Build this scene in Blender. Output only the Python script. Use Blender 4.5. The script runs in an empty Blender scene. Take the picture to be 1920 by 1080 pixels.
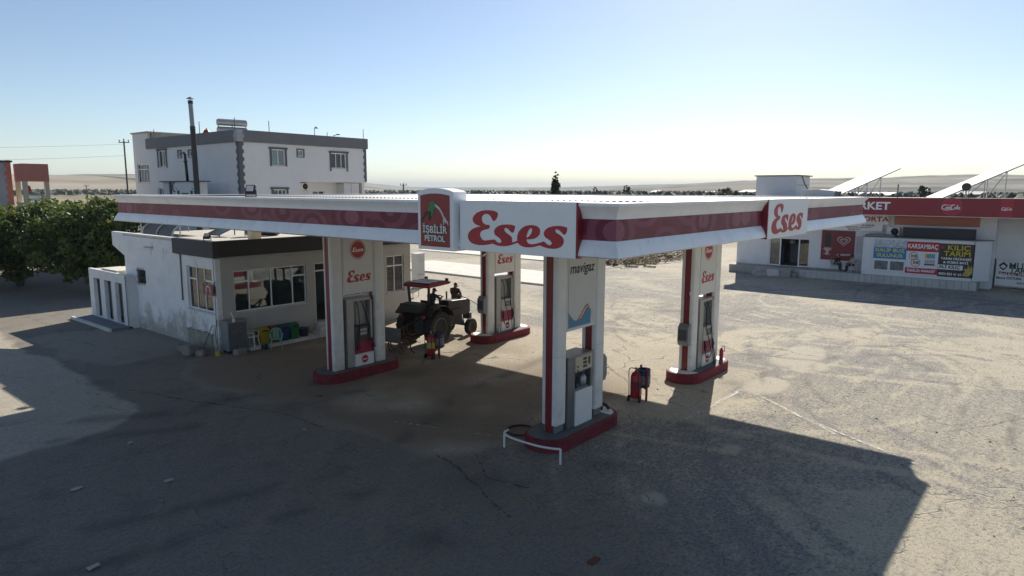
import bpy, bmesh, math, random
import numpy as np
from mathutils import Vector, Matrix
random.seed(7); np.random.seed(7)
S = bpy.context.scene
COL = S.collection
R = math.radians
# ------------------------------------------------------------------ camera
CAM = Vector((-10.348, -6.122, 7.0))
_fw = Vector((0.7707, 0.6372, 0)).normalized(); _rt = Vector((_fw.y, -_fw.x, 0)); _up = Vector((0, 0, 1))
_p = math.atan((540 - 355.7) / 1266.0); _r = math.atan(0.003)
_f3 = _fw * math.cos(_p) - _up * math.sin(_p); _u3 = _fw * math.sin(_p) + _up * math.cos(_p)
_cr = _rt * math.cos(_r) + _u3 * math.sin(_r); _cu = -_rt * math.sin(_r) + _u3 * math.cos(_r)
cd = bpy.data.cameras.new('camera'); cam = bpy.data.objects.new('camera', cd); COL.objects.link(cam)
cd.sensor_width = 36.0; cd.lens = 36.0 * 1266 / 1920; cd.clip_start = 0.1; cd.clip_end = 40000
cam.matrix_world = Matrix(((_cr.x, _cu.x, -_f3.x, CAM.x), (_cr.y, _cu.y, -_f3.y, CAM.y), (_cr.z, _cu.z, -_f3.z, CAM.z), (0, 0, 0, 1)))
S.camera = cam
# ------------------------------------------------------------------ sky and sun
SUN_EL = R(30.8); SUN_AZ = math.atan2(0.9335, 0.3585)          # clockwise from +Y
W = bpy.data.worlds.new('World'); S.world = W; W.use_nodes = True
nt = W.node_tree; bg = nt.nodes['Background']
sky = nt.nodes.new('ShaderNodeTexSky'); sky.sky_type = 'NISHITA'; sky.sun_disc = False
sky.sun_elevation = SUN_EL; sky.sun_rotation = SUN_AZ; sky.altitude = 1500; sky.air_density = 1.0; sky.dust_density = 0.8; sky.ozone_density = 1.5
nt.links.new(sky.outputs[0], bg.inputs[0]); bg.inputs[1].default_value = 0.073
sl = bpy.data.lights.new('sun', 'SUN'); sl.energy = 4.65; sl.angle = R(0.53); sl.color = (1.0, 0.93, 0.82)
sun = bpy.data.objects.new('sun', sl); COL.objects.link(sun)
_sv = Vector((math.sin(SUN_AZ) * math.cos(SUN_EL), math.cos(SUN_AZ) * math.cos(SUN_EL), math.sin(SUN_EL)))
sun.rotation_euler = _sv.to_track_quat('Z', 'Y').to_euler(); sun.location = _sv * 100
S.view_settings.view_transform = 'Standard'; S.view_settings.look = 'None'; S.view_settings.gamma = 1.0
S.view_settings.use_curve_mapping = False; S.view_settings.exposure = 0.70
S.render.engine = 'CYCLES'; S.cycles.use_denoising = True; S.cycles.max_bounces = 6; S.cycles.transparent_max_bounces = 12
S.cycles.caustics_reflective = False; S.cycles.caustics_refractive = False; S.cycles.sample_clamp_indirect = 6

# ------------------------------------------------------------------ helpers
def tag(o, label=None, cat=None, group=None, kind=None):
    if label: o['label'] = label
    if cat: o['category'] = cat
    if group: o['group'] = group
    if kind: o['kind'] = kind
    return o
def thing(name, label, cat, loc=(0, 0, 0), rz=0.0, group=None):
    o = bpy.data.objects.new(name, None); COL.objects.link(o); o.empty_display_size = .2
    o.location = loc; o.rotation_euler = (0, 0, rz)
    return tag(o, label, cat, group)
def root_loc(p):
    while p.parent: p = p.parent
    return Vector(p.location)
class MB:
    def __init__(s): s.v = []; s.f = []; s.mi = []; s.cm = 0
    def add(s, vs, fs):
        b = len(s.v); s.v += [tuple(q) for q in vs]
        for f in fs: s.f.append(tuple(i + b for i in f)); s.mi.append(s.cm)
        return s
    def box(s, x0, x1, y0, y1, z0, z1):
        return s.add([(x0,y0,z0),(x1,y0,z0),(x1,y1,z0),(x0,y1,z0),(x0,y0,z1),(x1,y0,z1),(x1,y1,z1),(x0,y1,z1)],
                     [(0,3,2,1),(4,5,6,7),(0,1,5,4),(1,2,6,5),(2,3,7,6),(3,0,4,7)])
    def bar(s, a, b, w, h=None, up=(0,0,1)):
        a = Vector(a); b = Vector(b); d = (b - a).normalized(); h = h or w
        up = Vector(up)
        if abs(d.dot(up)) > .98: up = Vector((1,0,0)) if abs(d.x) < .9 else Vector((0,1,0))
        r = d.cross(up).normalized(); u = r.cross(d)
        vs = [p + r*sx*w/2 + u*sz*h/2 for p in (a, b) for sx, sz in ((-1,-1),(1,-1),(1,1),(-1,1))]
        return s.add(vs, [(0,1,2,3),(7,6,5,4),(0,4,5,1),(1,5,6,2),(2,6,7,3),(3,7,4,0)])
    def tube(s, pts, r, n=8, r2=None, caps=True):
        pts = [Vector(p) for p in pts]; m = len(pts); b = len(s.v); vs = []
        rs = r if isinstance(r, (list, tuple)) else [r + ((r2 if r2 is not None else r) - r) * i / max(1, m - 1) for i in range(m)]
        u = None
        for i, p in enumerate(pts):
            d = (pts[min(i+1, m-1)] - pts[max(i-1, 0)]).normalized()
            if u is None:
                u = d.orthogonal().normalized()
            else:
                u = (u - d * u.dot(d))
                u = u.normalized() if u.length > 1e-6 else d.orthogonal().normalized()
            w = d.cross(u)
            for k in range(n):
                a = 2 * math.pi * k / n; vs.append(p + (u * math.cos(a) + w * math.sin(a)) * rs[i])
        fs = []
        for i in range(m - 1):
            for k in range(n):
                fs.append((i*n+k, i*n+(k+1)%n, (i+1)*n+(k+1)%n, (i+1)*n+k))
        if caps: fs.append(tuple(range(n))[::-1]); fs.append(tuple((m-1)*n + k for k in range(n)))
        return s.add(vs, fs)
    def cyl(s, a, b, r, n=14, r2=None): return s.tube([a, b], r, n, r2)
    def prism(s, poly, vec):
        n = len(poly); vec = Vector(vec); a = [Vector(p) for p in poly]
        return s.add(a + [p + vec for p in a], [tuple(range(n))[::-1], tuple(range(n, 2*n))] + [(i, (i+1)%n, n+(i+1)%n, n+i) for i in range(n)])
    def lathe(s, prof, c=(0,0,0), n=20, axis='z'):
        vs = []; fs = []; m = len(prof); c = Vector(c)
        for (r, z) in prof:
            for k in range(n):
                a = 2*math.pi*k/n; x, y = r*math.cos(a), r*math.sin(a)
                vs.append(c + (Vector((x, y, z)) if axis == 'z' else Vector((x, z, y)) if axis == 'y' else Vector((z, x, y))))
        for i in range(m-1):
            for k in range(n): fs.append((i*n+k, i*n+(k+1)%n, (i+1)*n+(k+1)%n, (i+1)*n+k))
        fs.append(tuple(range(n))[::-1]); fs.append(tuple((m-1)*n+k for k in range(n)))
        return s.add(vs, fs)
    def xform(s, M, start=0):
        s.v[start:] = [tuple(M @ Vector(q)) for q in s.v[start:]]; return s
    def build(s, name, mat, parent=None, world=False, smooth=False, bev=0.0, loc=None, seg=1):
        me = bpy.data.meshes.new(name)
        vs = s.v
        if world and parent is not None:
            o = root_loc(parent); vs = [(a-o.x, b-o.y, c-o.z) for a, b, c in vs]
        me.from_pydata(vs, [], s.f)
        bm = bmesh.new(); bm.from_mesh(me); bmesh.ops.recalc_face_normals(bm, faces=bm.faces); bm.to_mesh(me); bm.free()
        for m in (mat if isinstance(mat, (list, tuple)) else [mat]): me.materials.append(m)
        if isinstance(mat, (list, tuple)): me.polygons.foreach_set('material_index', s.mi)
        if smooth: me.polygons.foreach_set('use_smooth', [True]*len(me.polygons)); 
        o = obj(name, me, parent, loc)
        if smooth == 'auto': auto_smooth(me)
        if bev:
            md = o.modifiers.new('bevel', 'BEVEL'); md.width = bev; md.segments = seg; md.limit_method = 'ANGLE'; md.angle_limit = R(40)
        return o
def auto_smooth(me, ang=38):
    bm = bmesh.new(); bm.from_mesh(me)
    for e in bm.edges:
        e.smooth = len(e.link_faces) == 2 and e.calc_face_angle(0) < R(ang)
    for f in bm.faces: f.smooth = True
    bm.to_mesh(me); bm.free()
def obj(name, me, parent=None, loc=None):
    o = bpy.data.objects.new(name, me); COL.objects.link(o)
    if parent is not None: o.parent = parent
    if loc is not None: o.location = loc
    return o
def clone(o, parent=None, loc=None, rz=None):
    c = o.copy(); COL.objects.link(c); c.parent = parent
    if loc is not None: c.location = loc
    if rz is not None: c.rotation_euler = (0, 0, rz)
    for ch in list(o.children): clone(ch, c)
    return c
def box1(name, mat, parent, x0, x1, y0, y1, z0, z1, world=True, bev=0.0):
    return MB().box(x0,x1,y0,y1,z0,z1).build(name, mat, parent, world=world, bev=bev)

# ------------------------------------------------------------------ materials
MATS = {}
def nd(t, ty, **k):
    n = t.nodes.new(ty)
    for a, b in k.items(): setattr(n, a, b)
    return n
def mat(name, col, rough=.6, metal=0.0, var=.12, vs=2.5, bump=0.0, bs=30, spec=.5, stain=0.0, scol=(.12,.10,.08), zs=None, coat=0.0):
    if name in MATS: return MATS[name]
    m = bpy.data.materials.new(name); m.use_nodes = True; t = m.node_tree; L = t.links
    b = t.nodes['Principled BSDF']; b.inputs['Roughness'].default_value = rough; b.inputs['Metallic'].default_value = metal
    b.inputs['Specular IOR Level'].default_value = spec; b.inputs['Coat Weight'].default_value = coat
    geo = nd(t, 'ShaderNodeNewGeometry')
    n1 = nd(t, 'ShaderNodeTexNoise'); n1.inputs['Scale'].default_value = vs; n1.inputs['Detail'].default_value = 7; n1.inputs['Roughness'].default_value = .65
    L.new(geo.outputs['Position'], n1.inputs['Vector'])
    r = nd(t, 'ShaderNodeMapRange'); r.inputs[1].default_value = .3; r.inputs[2].default_value = .7; r.inputs[3].default_value = 1 - var; r.inputs[4].default_value = 1 + var * .6
    L.new(n1.outputs[0], r.inputs[0])
    mx = nd(t, 'ShaderNodeMix', data_type='RGBA', blend_type='MULTIPLY'); mx.inputs[0].default_value = 1
    mx.inputs[6].default_value = (*col, 1); L.new(r.outputs[0], mx.inputs[7]); out = mx.outputs[2]
    if stain > 0:
        n2 = nd(t, 'ShaderNodeTexNoise'); n2.inputs['Scale'].default_value = 1.3; n2.inputs['Detail'].default_value = 9; n2.inputs['Roughness'].default_value = .72
        mp = nd(t, 'ShaderNodeMapping'); mp.inputs['Scale'].default_value = (1, 1, .8 if zs else .45)
        L.new(geo.outputs['Position'], mp.inputs[0]); L.new(mp.outputs[0], n2.inputs['Vector'])
        rr = nd(t, 'ShaderNodeMapRange'); rr.inputs[1].default_value = .52; rr.inputs[2].default_value = .72; rr.inputs[3].default_value = 0; rr.inputs[4].default_value = stain
        if zs is not None:
            sx = nd(t, 'ShaderNodeSeparateXYZ'); L.new(geo.outputs['Position'], sx.inputs[0])
            zr = nd(t, 'ShaderNodeMapRange'); zr.inputs[1].default_value = 0; zr.inputs[2].default_value = zs; zr.inputs[3].default_value = .22; zr.inputs[4].default_value = -.06
            L.new(sx.outputs[2], zr.inputs[0]); ad = nd(t, 'ShaderNodeMath', operation='ADD'); L.new(n2.outputs[0], ad.inputs[0]); L.new(zr.outputs[0], ad.inputs[1]); L.new(ad.outputs[0], rr.inputs[0])
        else: L.new(n2.outputs[0], rr.inputs[0])
        m2 = nd(t, 'ShaderNodeMix', data_type='RGBA'); L.new(rr.outputs[0], m2.inputs[0]); L.new(out, m2.inputs[6]); m2.inputs[7].default_value = (*scol, 1); out = m2.outputs[2]
    L.new(out, b.inputs['Base Color'])
    n3 = nd(t, 'ShaderNodeMapRange'); n3.inputs[3].default_value = max(0, rough - .1); n3.inputs[4].default_value = min(1, rough + .12); L.new(n1.outputs[0], n3.inputs[0]); L.new(n3.outputs[0], b.inputs['Roughness'])
    if bump > 0:
        nb = nd(t, 'ShaderNodeTexNoise'); nb.inputs['Scale'].default_value = bs; nb.inputs['Detail'].default_value = 5; L.new(geo.outputs['Position'], nb.inputs['Vector'])
        bp = nd(t, 'ShaderNodeBump'); bp.inputs['Strength'].default_value = bump; bp.inputs['Distance'].default_value = .02
        L.new(nb.outputs[0], bp.inputs['Height']); L.new(bp.outputs[0], b.inputs['Normal'])
    MATS[name] = m; return m
def glass(name='window_glass', tint=(.75,.82,.84), refl=1.0):
    if name in MATS: return MATS[name]
    m = bpy.data.materials.new(name); m.use_nodes = True; t = m.node_tree; L = t.links
    t.nodes.remove(t.nodes['Principled BSDF']); o = t.nodes['Material Output']
    tr = nd(t, 'ShaderNodeBsdfTransparent'); tr.inputs[0].default_value = (*tint, 1)
    gl = nd(t, 'ShaderNodeBsdfGlossy'); gl.inputs['Roughness'].default_value = .02; gl.inputs[0].default_value = (.95, .97, 1, 1)
    fr = nd(t, 'ShaderNodeFresnel'); fr.inputs[0].default_value = 1.75
    mx = nd(t, 'ShaderNodeMixShader'); L.new(fr.outputs[0], mx.inputs[0]); L.new(tr.outputs[0], mx.inputs[1]); L.new(gl.outputs[0], mx.inputs[2]); L.new(mx.outputs[0], o.inputs[0])
    MATS[name] = m; return m
WHITE = mat('white_paint', (.78,.78,.76), .45, var=.07, stain=.25, scol=(.5,.46,.40))
WHITESIGN = mat('white_sign_face', (.86,.87,.88), .35, var=.04)
TRIM = mat('white_fascia_metal', (.88,.88,.88), .30, var=.06, vs=1.2, stain=.45, scol=(.58,.53,.48), bump=.08, bs=1.6)
RED = mat('red_paint', (.36,.022,.035), .4, var=.18, stain=.2, scol=(.20,.05,.05))
LETRED = mat('red_lettering', (.42,.022,.034), .4, var=.08)
MAROON = mat('maroon_strip', (.22,.018,.028), .35, var=.12)
DARKGREY = mat('dark_grey_band', (.045,.048,.055), .6, var=.15)
MIDGREY = mat('mid_grey_paint', (.16,.165,.18), .7, var=.12)
STEEL = mat('grey_steel', (.34,.35,.36), .38, metal=.75, var=.12)
GREYBOX = mat('grey_metal_box', (.22,.225,.23), .45, metal=.3, var=.15)
BLACK = mat('black_rubber', (.018,.018,.019), .6, var=.2)
BLACKPAINT = mat('black_paint', (.02,.02,.022), .4, var=.2)
PVC = mat('white_window_frame', (.80,.80,.80), .3, var=.04)
GLASS = glass()
CONC = mat('concrete', (.40,.375,.33), .85, var=.22, vs=1.5, bump=.25, bs=25, stain=.4, scol=(.22,.20,.17))
CONCW = mat('whitewashed_concrete', (.62,.61,.58), .8, var=.15, bump=.2, stain=.5, scol=(.30,.27,.23))
DARKROOM = mat('interior_paint', (.45,.44,.40), .8, var=.1)
WOOD = mat('weathered_wood', (.30,.21,.13), .8, var=.3, vs=6, bump=.3)
RUST = mat('rusty_steel', (.16,.09,.055), .7, metal=.3, var=.35, vs=6)
# ------------------------------------------------------------------ lettering
FCACHE = {}
def text_mesh(s, size, mt, thick=0.0, shear=0.0, ext=.004, align='CENTER', space=1.0, linesp=1.0):
    cu = bpy.data.curves.new('lettering', 'FONT'); cu.body = s; cu.size = size; cu.extrude = ext; cu.offset = thick; cu.shear = shear
    cu.align_x = align; cu.align_y = 'CENTER'; cu.space_character = space; cu.space_line = linesp; cu.resolution_u = 3
    o = bpy.data.objects.new('tmp', cu); me = bpy.data.meshes.new_from_object(o); bpy.data.objects.remove(o)
    me.materials.clear(); me.materials.append(mt); return me
def poly_mesh(loops, mt, ext=.004):
    cu = bpy.data.curves.new('shape', 'CURVE'); cu.dimensions = '2D'; cu.fill_mode = 'BOTH'; cu.extrude = ext
    for lp in loops:
        sp = cu.splines.new('POLY'); sp.points.add(len(lp) - 1); sp.use_cyclic_u = True
        for i, (x, y) in enumerate(lp): sp.points[i].co = (x, y, 0, 1)
    o = bpy.data.objects.new('tmp', cu); me = bpy.data.meshes.new_from_object(o); bpy.data.objects.remove(o)
    me.materials.clear(); me.materials.append(mt); return me
# face orientation matrices: lettering is drawn in XY and stood up on a wall
FX = Matrix(((0,0,-1),(-1,0,0),(0,1,0)))      # wall facing -X: text runs towards -Y
FY = Matrix(((1,0,0),(0,0,-1),(0,1,0)))       # wall facing -Y: text runs towards +X
def stick(name, me, face, pos, parent, scale=(1,1)):
    o = obj(name, me, parent)
    p = Vector(pos) - root_loc(parent) if parent is not None else Vector(pos)
    o.matrix_local = Matrix.Translation(p) @ (face @ Matrix(((scale[0],0,0),(0,scale[1],0),(0,0,1)))).to_4x4()
    return o
def text(name, s, size, mt, face, pos, parent, thick=0.0, shear=0.0, width=None, **k):
    me = text_mesh(s, size, mt, thick, shear, **k); sx = 1.0
    if width:
        xs = [v.co.x for v in me.vertices]
        if xs: sx = width / max(1e-6, max(xs) - min(xs))
    return stick(name, me, face, pos, parent, (sx, 1))
def pl(s): return [tuple(int(a) / 1000.0 for a in q.split(',')) for q in s.split()]
ESES_O="-560,119 -513,154 -474,213 -459,272 -482,300 -544,322 -654,337 -781,337 -910,320 -1024,282 -1106,226 -1148,165 -1144,111 -1108,64 -1042,30 -961,9 -915,1 -977,-6 -1092,-32 -1192,-78 -1259,-136 -1288,-204 -1277,-271 -1228,-329 -1128,-370 -1012,-385 -882,-384 -752,-368 -656,-348 -601,-336 -530,-355 -436,-371 -312,-373 -189,-360 -98,-335 -8,-302 59,-284 96,-319 170,-349 258,-362 360,-359 461,-345 560,-319 617,-308 687,-332 785,-351 909,-356 1018,-343 1099,-309 1145,-263 1164,-207 1152,-153 1116,-112 1055,-76 994,-52 966,-25 963,2 986,16 1020,15 1067,-5 1115,-41 1155,-75 1182,-78 1208,-59 1227,-20 1237,34 1239,51 1199,67 1119,81 1012,82 903,71 808,45 732,-2 698,-59 703,-108 734,-146 797,-176 859,-206 887,-243 883,-271 853,-289 812,-289 763,-267 714,-236 693,-226 630,-246 531,-275 432,-295 360,-296 309,-274 279,-235 279,-207 359,-203 459,-187 544,-149 593,-97 607,-46 599,-2 571,36 514,64 429,76 342,72 241,49 154,4 80,-68 48,-138 44,-207 47,-247 -8,-264 -53,-279 -94,-286 -91,-248 -91,-202 -117,-168 -174,-136 -243,-99 -289,-60 -294,-31 -274,-7 -235,-3 -182,-27 -129,-71 -84,-95 -54,-85 -27,-26 -14,32 -39,51 -114,65 -236,66 -358,54 -467,21 -537,-35 -561,-94 -545,-147 -490,-180 -420,-212 -374,-250 -366,-291 -389,-310 -428,-314 -475,-303 -522,-270 -548,-251 -624,-257 -720,-273 -808,-284 -873,-275 -921,-235 -950,-183 -945,-134 -904,-91 -831,-64 -751,-49 -695,-29 -674,13 -703,42 -767,42 -831,55 -879,95 -898,154 -886,208 -846,245 -782,264 -718,257 -662,226 -623,174 -592,130"
ESES_H="272,-173 279,-127 307,-58 343,-6 379,18 408,8 418,-26 401,-77 358,-130 308,-166"
EO, EH = pl(ESES_O), pl(ESES_H)
def script_word(w, mt, ext=.004):                 # the flowing four letter word of the station, w wide
    k = w / 2.528
    return poly_mesh([[((x + .0246) * k, (z + .0236) * k) for x, z in lp] for lp in (EO, EH)], mt, ext)
def disc(r, n=40, c=(0,0)): return [(c[0] + r*math.cos(2*math.pi*i/n), c[1] + r*math.sin(2*math.pi*i/n)) for i in range(n)]
# ================================================================== GROUND
def vnoise(x, y, sc, seed):
    rs = np.random.RandomState(seed); T = rs.rand(256, 256)
    u = x / sc + 1000; v = y / sc + 1000; i = np.floor(u).astype(int); j = np.floor(v).astype(int); fu = u - i; fv = v - j
    fu = fu*fu*(3-2*fu); fv = fv*fv*(3-2*fv); g = lambda a, b: T[a % 256, b % 256]
    return (g(i,j)*(1-fu)+g(i+1,j)*fu)*(1-fv) + (g(i,j+1)*(1-fu)+g(i+1,j+1)*fu)*fv
def fbm(x, y, sc, seed, o=4): return sum(vnoise(x, y, sc / 2**k, seed + k) * .5**k for k in range(o)) / sum(.5**k for k in range(o))
def sstep(a, b, t): t = np.clip((t - a) / (b - a), 0, 1); return t*t*(3-2*t)
def seg_dist(x, y, pts):
    d = np.full(x.shape, 1e9)
    for (ax, ay), (bx, by) in zip(pts[:-1], pts[1:]):
        L2 = (bx-ax)**2 + (by-ay)**2 + 1e-9; t = np.clip(((x-ax)*(bx-ax)+(y-ay)*(by-ay))/L2, 0, 1)
        d = np.minimum(d, np.hypot(x-ax-t*(bx-ax), y-ay-t*(by-ay)))
    return d
def rect_sd(x, y, x0, x1, y0, y1, r=0.0):
    cx, cy = (x0+x1)/2, (y0+y1)/2; qx = np.abs(x-cx)-(x1-x0)/2+r; qy = np.abs(y-cy)-(y1-y0)/2+r
    return np.hypot(np.maximum(qx,0), np.maximum(qy,0)) + np.minimum(np.maximum(qx,qy),0) - r
def arc(cx, cy, rad, a0, a1, n=24): return [(cx+rad*math.cos(R(a0+(a1-a0)*i/n)), cy+rad*math.sin(R(a0+(a1-a0)*i/n))) for i in range(n+1)]
def grid_lines(lo, hi, step, far):
    a = list(np.arange(lo, hi, step)); s = step; q = hi
    while q < far: a.append(q); s *= 1.22; q += s
    a.append(far); s = step; q = lo - step
    while q > -far: a.insert(0, q); s *= 1.22; q -= s
    a.insert(0, -far); return np.array(a)
def make_ground():
    gx = grid_lines(-10, 52, .16, 16000); gy = grid_lines(-12, 38, .16, 16000)
    X, Y = np.meshgrid(gx, gy, indexing='ij'); nx, ny = X.shape
    near = np.exp(-(np.maximum(0, np.hypot(X-15, Y-8)-45)/20)**2)
    Z = (fbm(X, Y, 3.0, 3) - .5) * .02 * near
    me = bpy.data.meshes.new('ground'); co = np.stack([X, Y, Z], -1).reshape(-1, 3)
    me.vertices.add(nx*ny); me.vertices.foreach_set('co', co.ravel())
    i = np.arange(nx-1)[:, None]; j = np.arange(ny-1)[None, :]; a = i*ny + j
    q = np.stack([a, a+ny, a+ny+1, a+1], -1).reshape(-1, 4)
    me.loops.add(q.size); me.loops.foreach_set('vertex_index', q.ravel().astype(np.int32))
    me.polygons.add(len(q)); me.polygons.foreach_set('loop_start', np.arange(0, q.size, 4, dtype=np.int32)); me.polygons.foreach_set('loop_total', np.full(len(q), 4, dtype=np.int32))
    me.update(calc_edges=True); me.polygons.foreach_set('use_smooth', np.ones(len(q), dtype=bool))
    wob = (fbm(X, Y, 2.6, 11, 5) - .5) * 3.0
    fc = 1 - sstep(-.45, .45, rect_sd(X, Y, 1.3, 17.0, 5.3, 22.0, 1.5) + wob * .8)         # forecourt slab under the canopy
    fc2 = 1 - sstep(-.15, .15, rect_sd(X, Y, 8.5, 15.5, 2.6, 8.5, .8) + wob * .45)
    slab = .95 - .95*sstep(-.1, .1, rect_sd(X, Y, -30, -1.6, 14.6, 60, 3.0) + wob * .5)
    slab2 = 1 - sstep(-.2, .2, rect_sd(X, Y, -1.0, 3.6, 22.5, 31, 1) + wob * .7)
    far = 1 - sstep(-.3, .3, rect_sd(X, Y, 16.5, 36.0, 22.6, 80, .3) + wob * .15)
    def blob(cx, cy, rx, ry, w=.5): return 1 - sstep(.85, 1.12, np.hypot((X-cx)/rx, (Y-cy)/ry) + wob*.22*w)
    pt = np.maximum.reduce([blob(13.8,1.9,1.35,.75), blob(19.2,2.4,2.3,1.0), blob(17.6,1.5,1.1,.7), blob(3.0,.7,.35,.28), blob(7.0,.5,.45,.25), blob(23.5,3.2,1.2,.5)])*.85
    conc = np.clip(np.maximum.reduce([pt, fc*.95, fc2*.9, slab, slab2*.35, far]), 0, 1)
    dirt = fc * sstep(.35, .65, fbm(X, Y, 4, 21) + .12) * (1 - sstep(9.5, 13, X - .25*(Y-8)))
    pale = sstep(.42, .68, fbm(X*.6 + Y*.8, Y*.6 - X*.8, 5.5, 31, 5))
    pale = np.clip(pale + .55*np.exp(-((X-4.5)**2 + (Y+5.5)**2)/16) + .45*np.exp(-((X-13)**2+(Y+5)**2)/30) + .5*far + .35*sstep(22, 40, X), 0, 1)
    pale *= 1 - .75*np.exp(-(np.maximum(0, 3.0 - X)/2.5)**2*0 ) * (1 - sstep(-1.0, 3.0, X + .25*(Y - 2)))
    dark = np.zeros_like(X)
    TRK1 = [(24.3, 4.4), (23.2, 1.1), (21.7, -1.3), (19.5, -2.9), (16.7, -3.8), (13.9, -4.1), (11.6, -4.2), (9.0, -3.9)]
    tracks = [(arc(18, -6, 7.4, 10, 130), .10), (arc(18, -6, 9.0, 10, 125), .10), (TRK1, .13), ([(x+1.3, y-1.2) for x, y in TRK1], .11), (arc(26, 0, 9, 60, 175), .12), (arc(24, 4, 9, 20, 150), .12),
              (arc(30, 6, 12, 110, 220), .14), (arc(30, 6, 10.4, 110, 220), .14),
              (arc(38, 20, 15, 130, 235), .3), (arc(38, 20, 12.5, 130, 235), .3), ([(-9,10),(0,7.2),(6,9.6),(12,10.5)], .25), ([(-9,8.2),(0,5.6),(3,5.0)], .22), ([(-8,20),(-2,15.5),(4,14.5),(10,17)], .35), ([(-8,17.5),(-2,13.6),(4,12.6)], .3)]
    for pts, w in tracks:
        d = seg_dist(X + wob*.06, Y - wob*.06, pts); dark = np.maximum(dark, np.exp(-(d/w)**2) * sstep(.42, .60, fbm(X, Y, .9, 41, 4)) * .8)
    oil = 0
    for ox, oy, rr in ((3.6,8.8,.9),(6.5,13.0,.8),(2.0,12.6,1.2),(12.0,6.2,.5),(13.3,3.0,.45),(8.0,2.2,.5),(4.2,2.6,.7),(1.0,4.5,.8),(-1.5,3.2,.5),(10.5,.6,.25),(12.4,1.3,.3)):
        oil = np.maximum(oil, np.exp(-(((X-ox)**2+(Y-oy)**2)/rr**2)) * fbm(X, Y, .7, 51, 3) * 1.3)
    dark = np.clip(np.maximum(dark, oil), 0, 1)
    trk = np.zeros_like(X); rt = np.random.RandomState(5); fm = [sstep(.36, .60, fbm(X, Y, 1.3, 45 + k, 3)) for k in range(2)]
    for _ in range(64):
        cx, cy, rad = rt.uniform(8, 46), rt.uniform(-14, 22), rt.uniform(5, 22); a0 = rt.uniform(-math.pi, math.pi); w = rt.uniform(.10, .22); sg = rt.choice([-1, 1])
        rr = np.hypot(X + wob*.05 - cx, Y - wob*.05 - cy); da = np.abs((np.arctan2(Y-cy, X-cx) - a0 + math.pi) % (2*math.pi) - math.pi); am = 1 - sstep(.7, 1.1, da)
        for k in range(2): trk += sg*np.exp(-np.clip(((rr - rad - 1.7*k)/w)**2, 0, 50))*am*fm[k]
    trk = np.clip(trk, -1.3, 1.3) * (1 - np.clip(conc, 0, 1)*.7)
    yard = 1 - sstep(-4, 4, rect_sd(X, Y, -60, 75, -60, 66, 8) + (fbm(X, Y, 14, 61)-.5)*16)   # inside the trodden yard, else dry field
    asph_shade = 1 - sstep(-.8, 4.2, X - .42*Y + wob*1.4)  # near-left asphalt; shade tone painted in, fading out towards the sunlit side
    asph_shade = np.clip(asph_shade, 0, 1)
    for nm, arr in (('patch', pt), ('trk', trk), ('asph_shade', asph_shade), ('conc', conc), ('dirt', dirt), ('pale', pale), ('dark', dark), ('yard', yard)):
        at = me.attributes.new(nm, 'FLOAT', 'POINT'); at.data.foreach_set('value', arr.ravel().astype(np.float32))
    m = bpy.data.materials.new('yard_ground'); m.use_nodes = True; t = m.node_tree; L = t.links; b = t.nodes['Principled BSDF']
    geo = nd(t, 'ShaderNodeNewGeometry')
    def noise(sc, det=6, ro=.65, vec=None):
        n = nd(t, 'ShaderNodeTexNoise'); n.inputs['Scale'].default_value = sc; n.inputs['Detail'].default_value = det; n.inputs['Roughness'].default_value = ro
        L.new(vec or geo.outputs['Position'], n.inputs['Vector']); return n.outputs[0]
    def att(nm): a = nd(t, 'ShaderNodeAttribute'); a.attribute_name = nm; return a.outputs['Fac']
    def rng(x, a, b_, c, d): r = nd(t, 'ShaderNodeMapRange'); r.inputs[1].default_value = a; r.inputs[2].default_value = b_; r.inputs[3].default_value = c; r.inputs[4].default_value = d; L.new(x, r.inputs[0]); return r.outputs[0]
    def mix(f, a, b_, bt='MIX'):
        x = nd(t, 'ShaderNodeMix', data_type='RGBA', blend_type=bt)
        if isinstance(f, float): x.inputs[0].default_value = f
        else: L.new(f, x.inputs[0])
        for k, s in ((6, a), (7, b_)):
            if isinstance(s, tuple): x.inputs[k].default_value = (*s, 1)
            else: L.new(s, x.inputs[k])
        return x.outputs[2]
    def math_(op, a, b_):
        x = nd(t, 'ShaderNodeMath', operation=op)
        for k, s in ((0, a), (1, b_)):
            if isinstance(s, (int, float)): x.inputs[k].default_value = s
            else: L.new(s, x.inputs[k])
        return x.outputs[0]
    n_f = noise(34, 4, .75); n_m = noise(7, 7, .72); n_l = noise(.9, 7, .62); n_s = noise(11, 6, .82)
    vor = nd(t, 'ShaderNodeTexVoronoi'); vor.inputs['Scale'].default_value = 22; L.new(geo.outputs['Position'], vor.inputs['Vector'])
    st1 = nd(t, 'ShaderNodeMapping'); st1.inputs['Rotation'].default_value = (0, 0, .55); st1.inputs['Scale'].default_value = (.7, 3.4, 1); L.new(geo.outputs['Position'], st1.inputs[0])
    n_st = noise(.9, 8, .7, st1.outputs[0]); n_p = noise(4.2, 9, .80)
    dust = rng(math_('ADD', math_('ADD', math_('MULTIPLY', att('pale'), .20), math_('MULTIPLY', n_p, .80)), math_('ADD', math_('ADD', math_('MULTIPLY', n_st, .38), math_('MULTIPLY', att('trk'), .17)), math_('MULTIPLY', n_s, .55))), .84, 1.08, 0, 1)
    grav = mix(rng(n_f, .34, .66, 0, 1), (.115,.110,.104), (.39,.37,.34)); grav = mix(rng(n_s, .38, .50, .85, 0), grav, (.085,.081,.077)); grav = mix(rng(n_s, .54, .66, 0, .7), grav, (.44,.42,.39))
    grav = mix(math_('MULTIPLY', rng(vor.outputs['Distance'], .0, .30, 1, 0), .35), grav, (.46,.44,.41))
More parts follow.
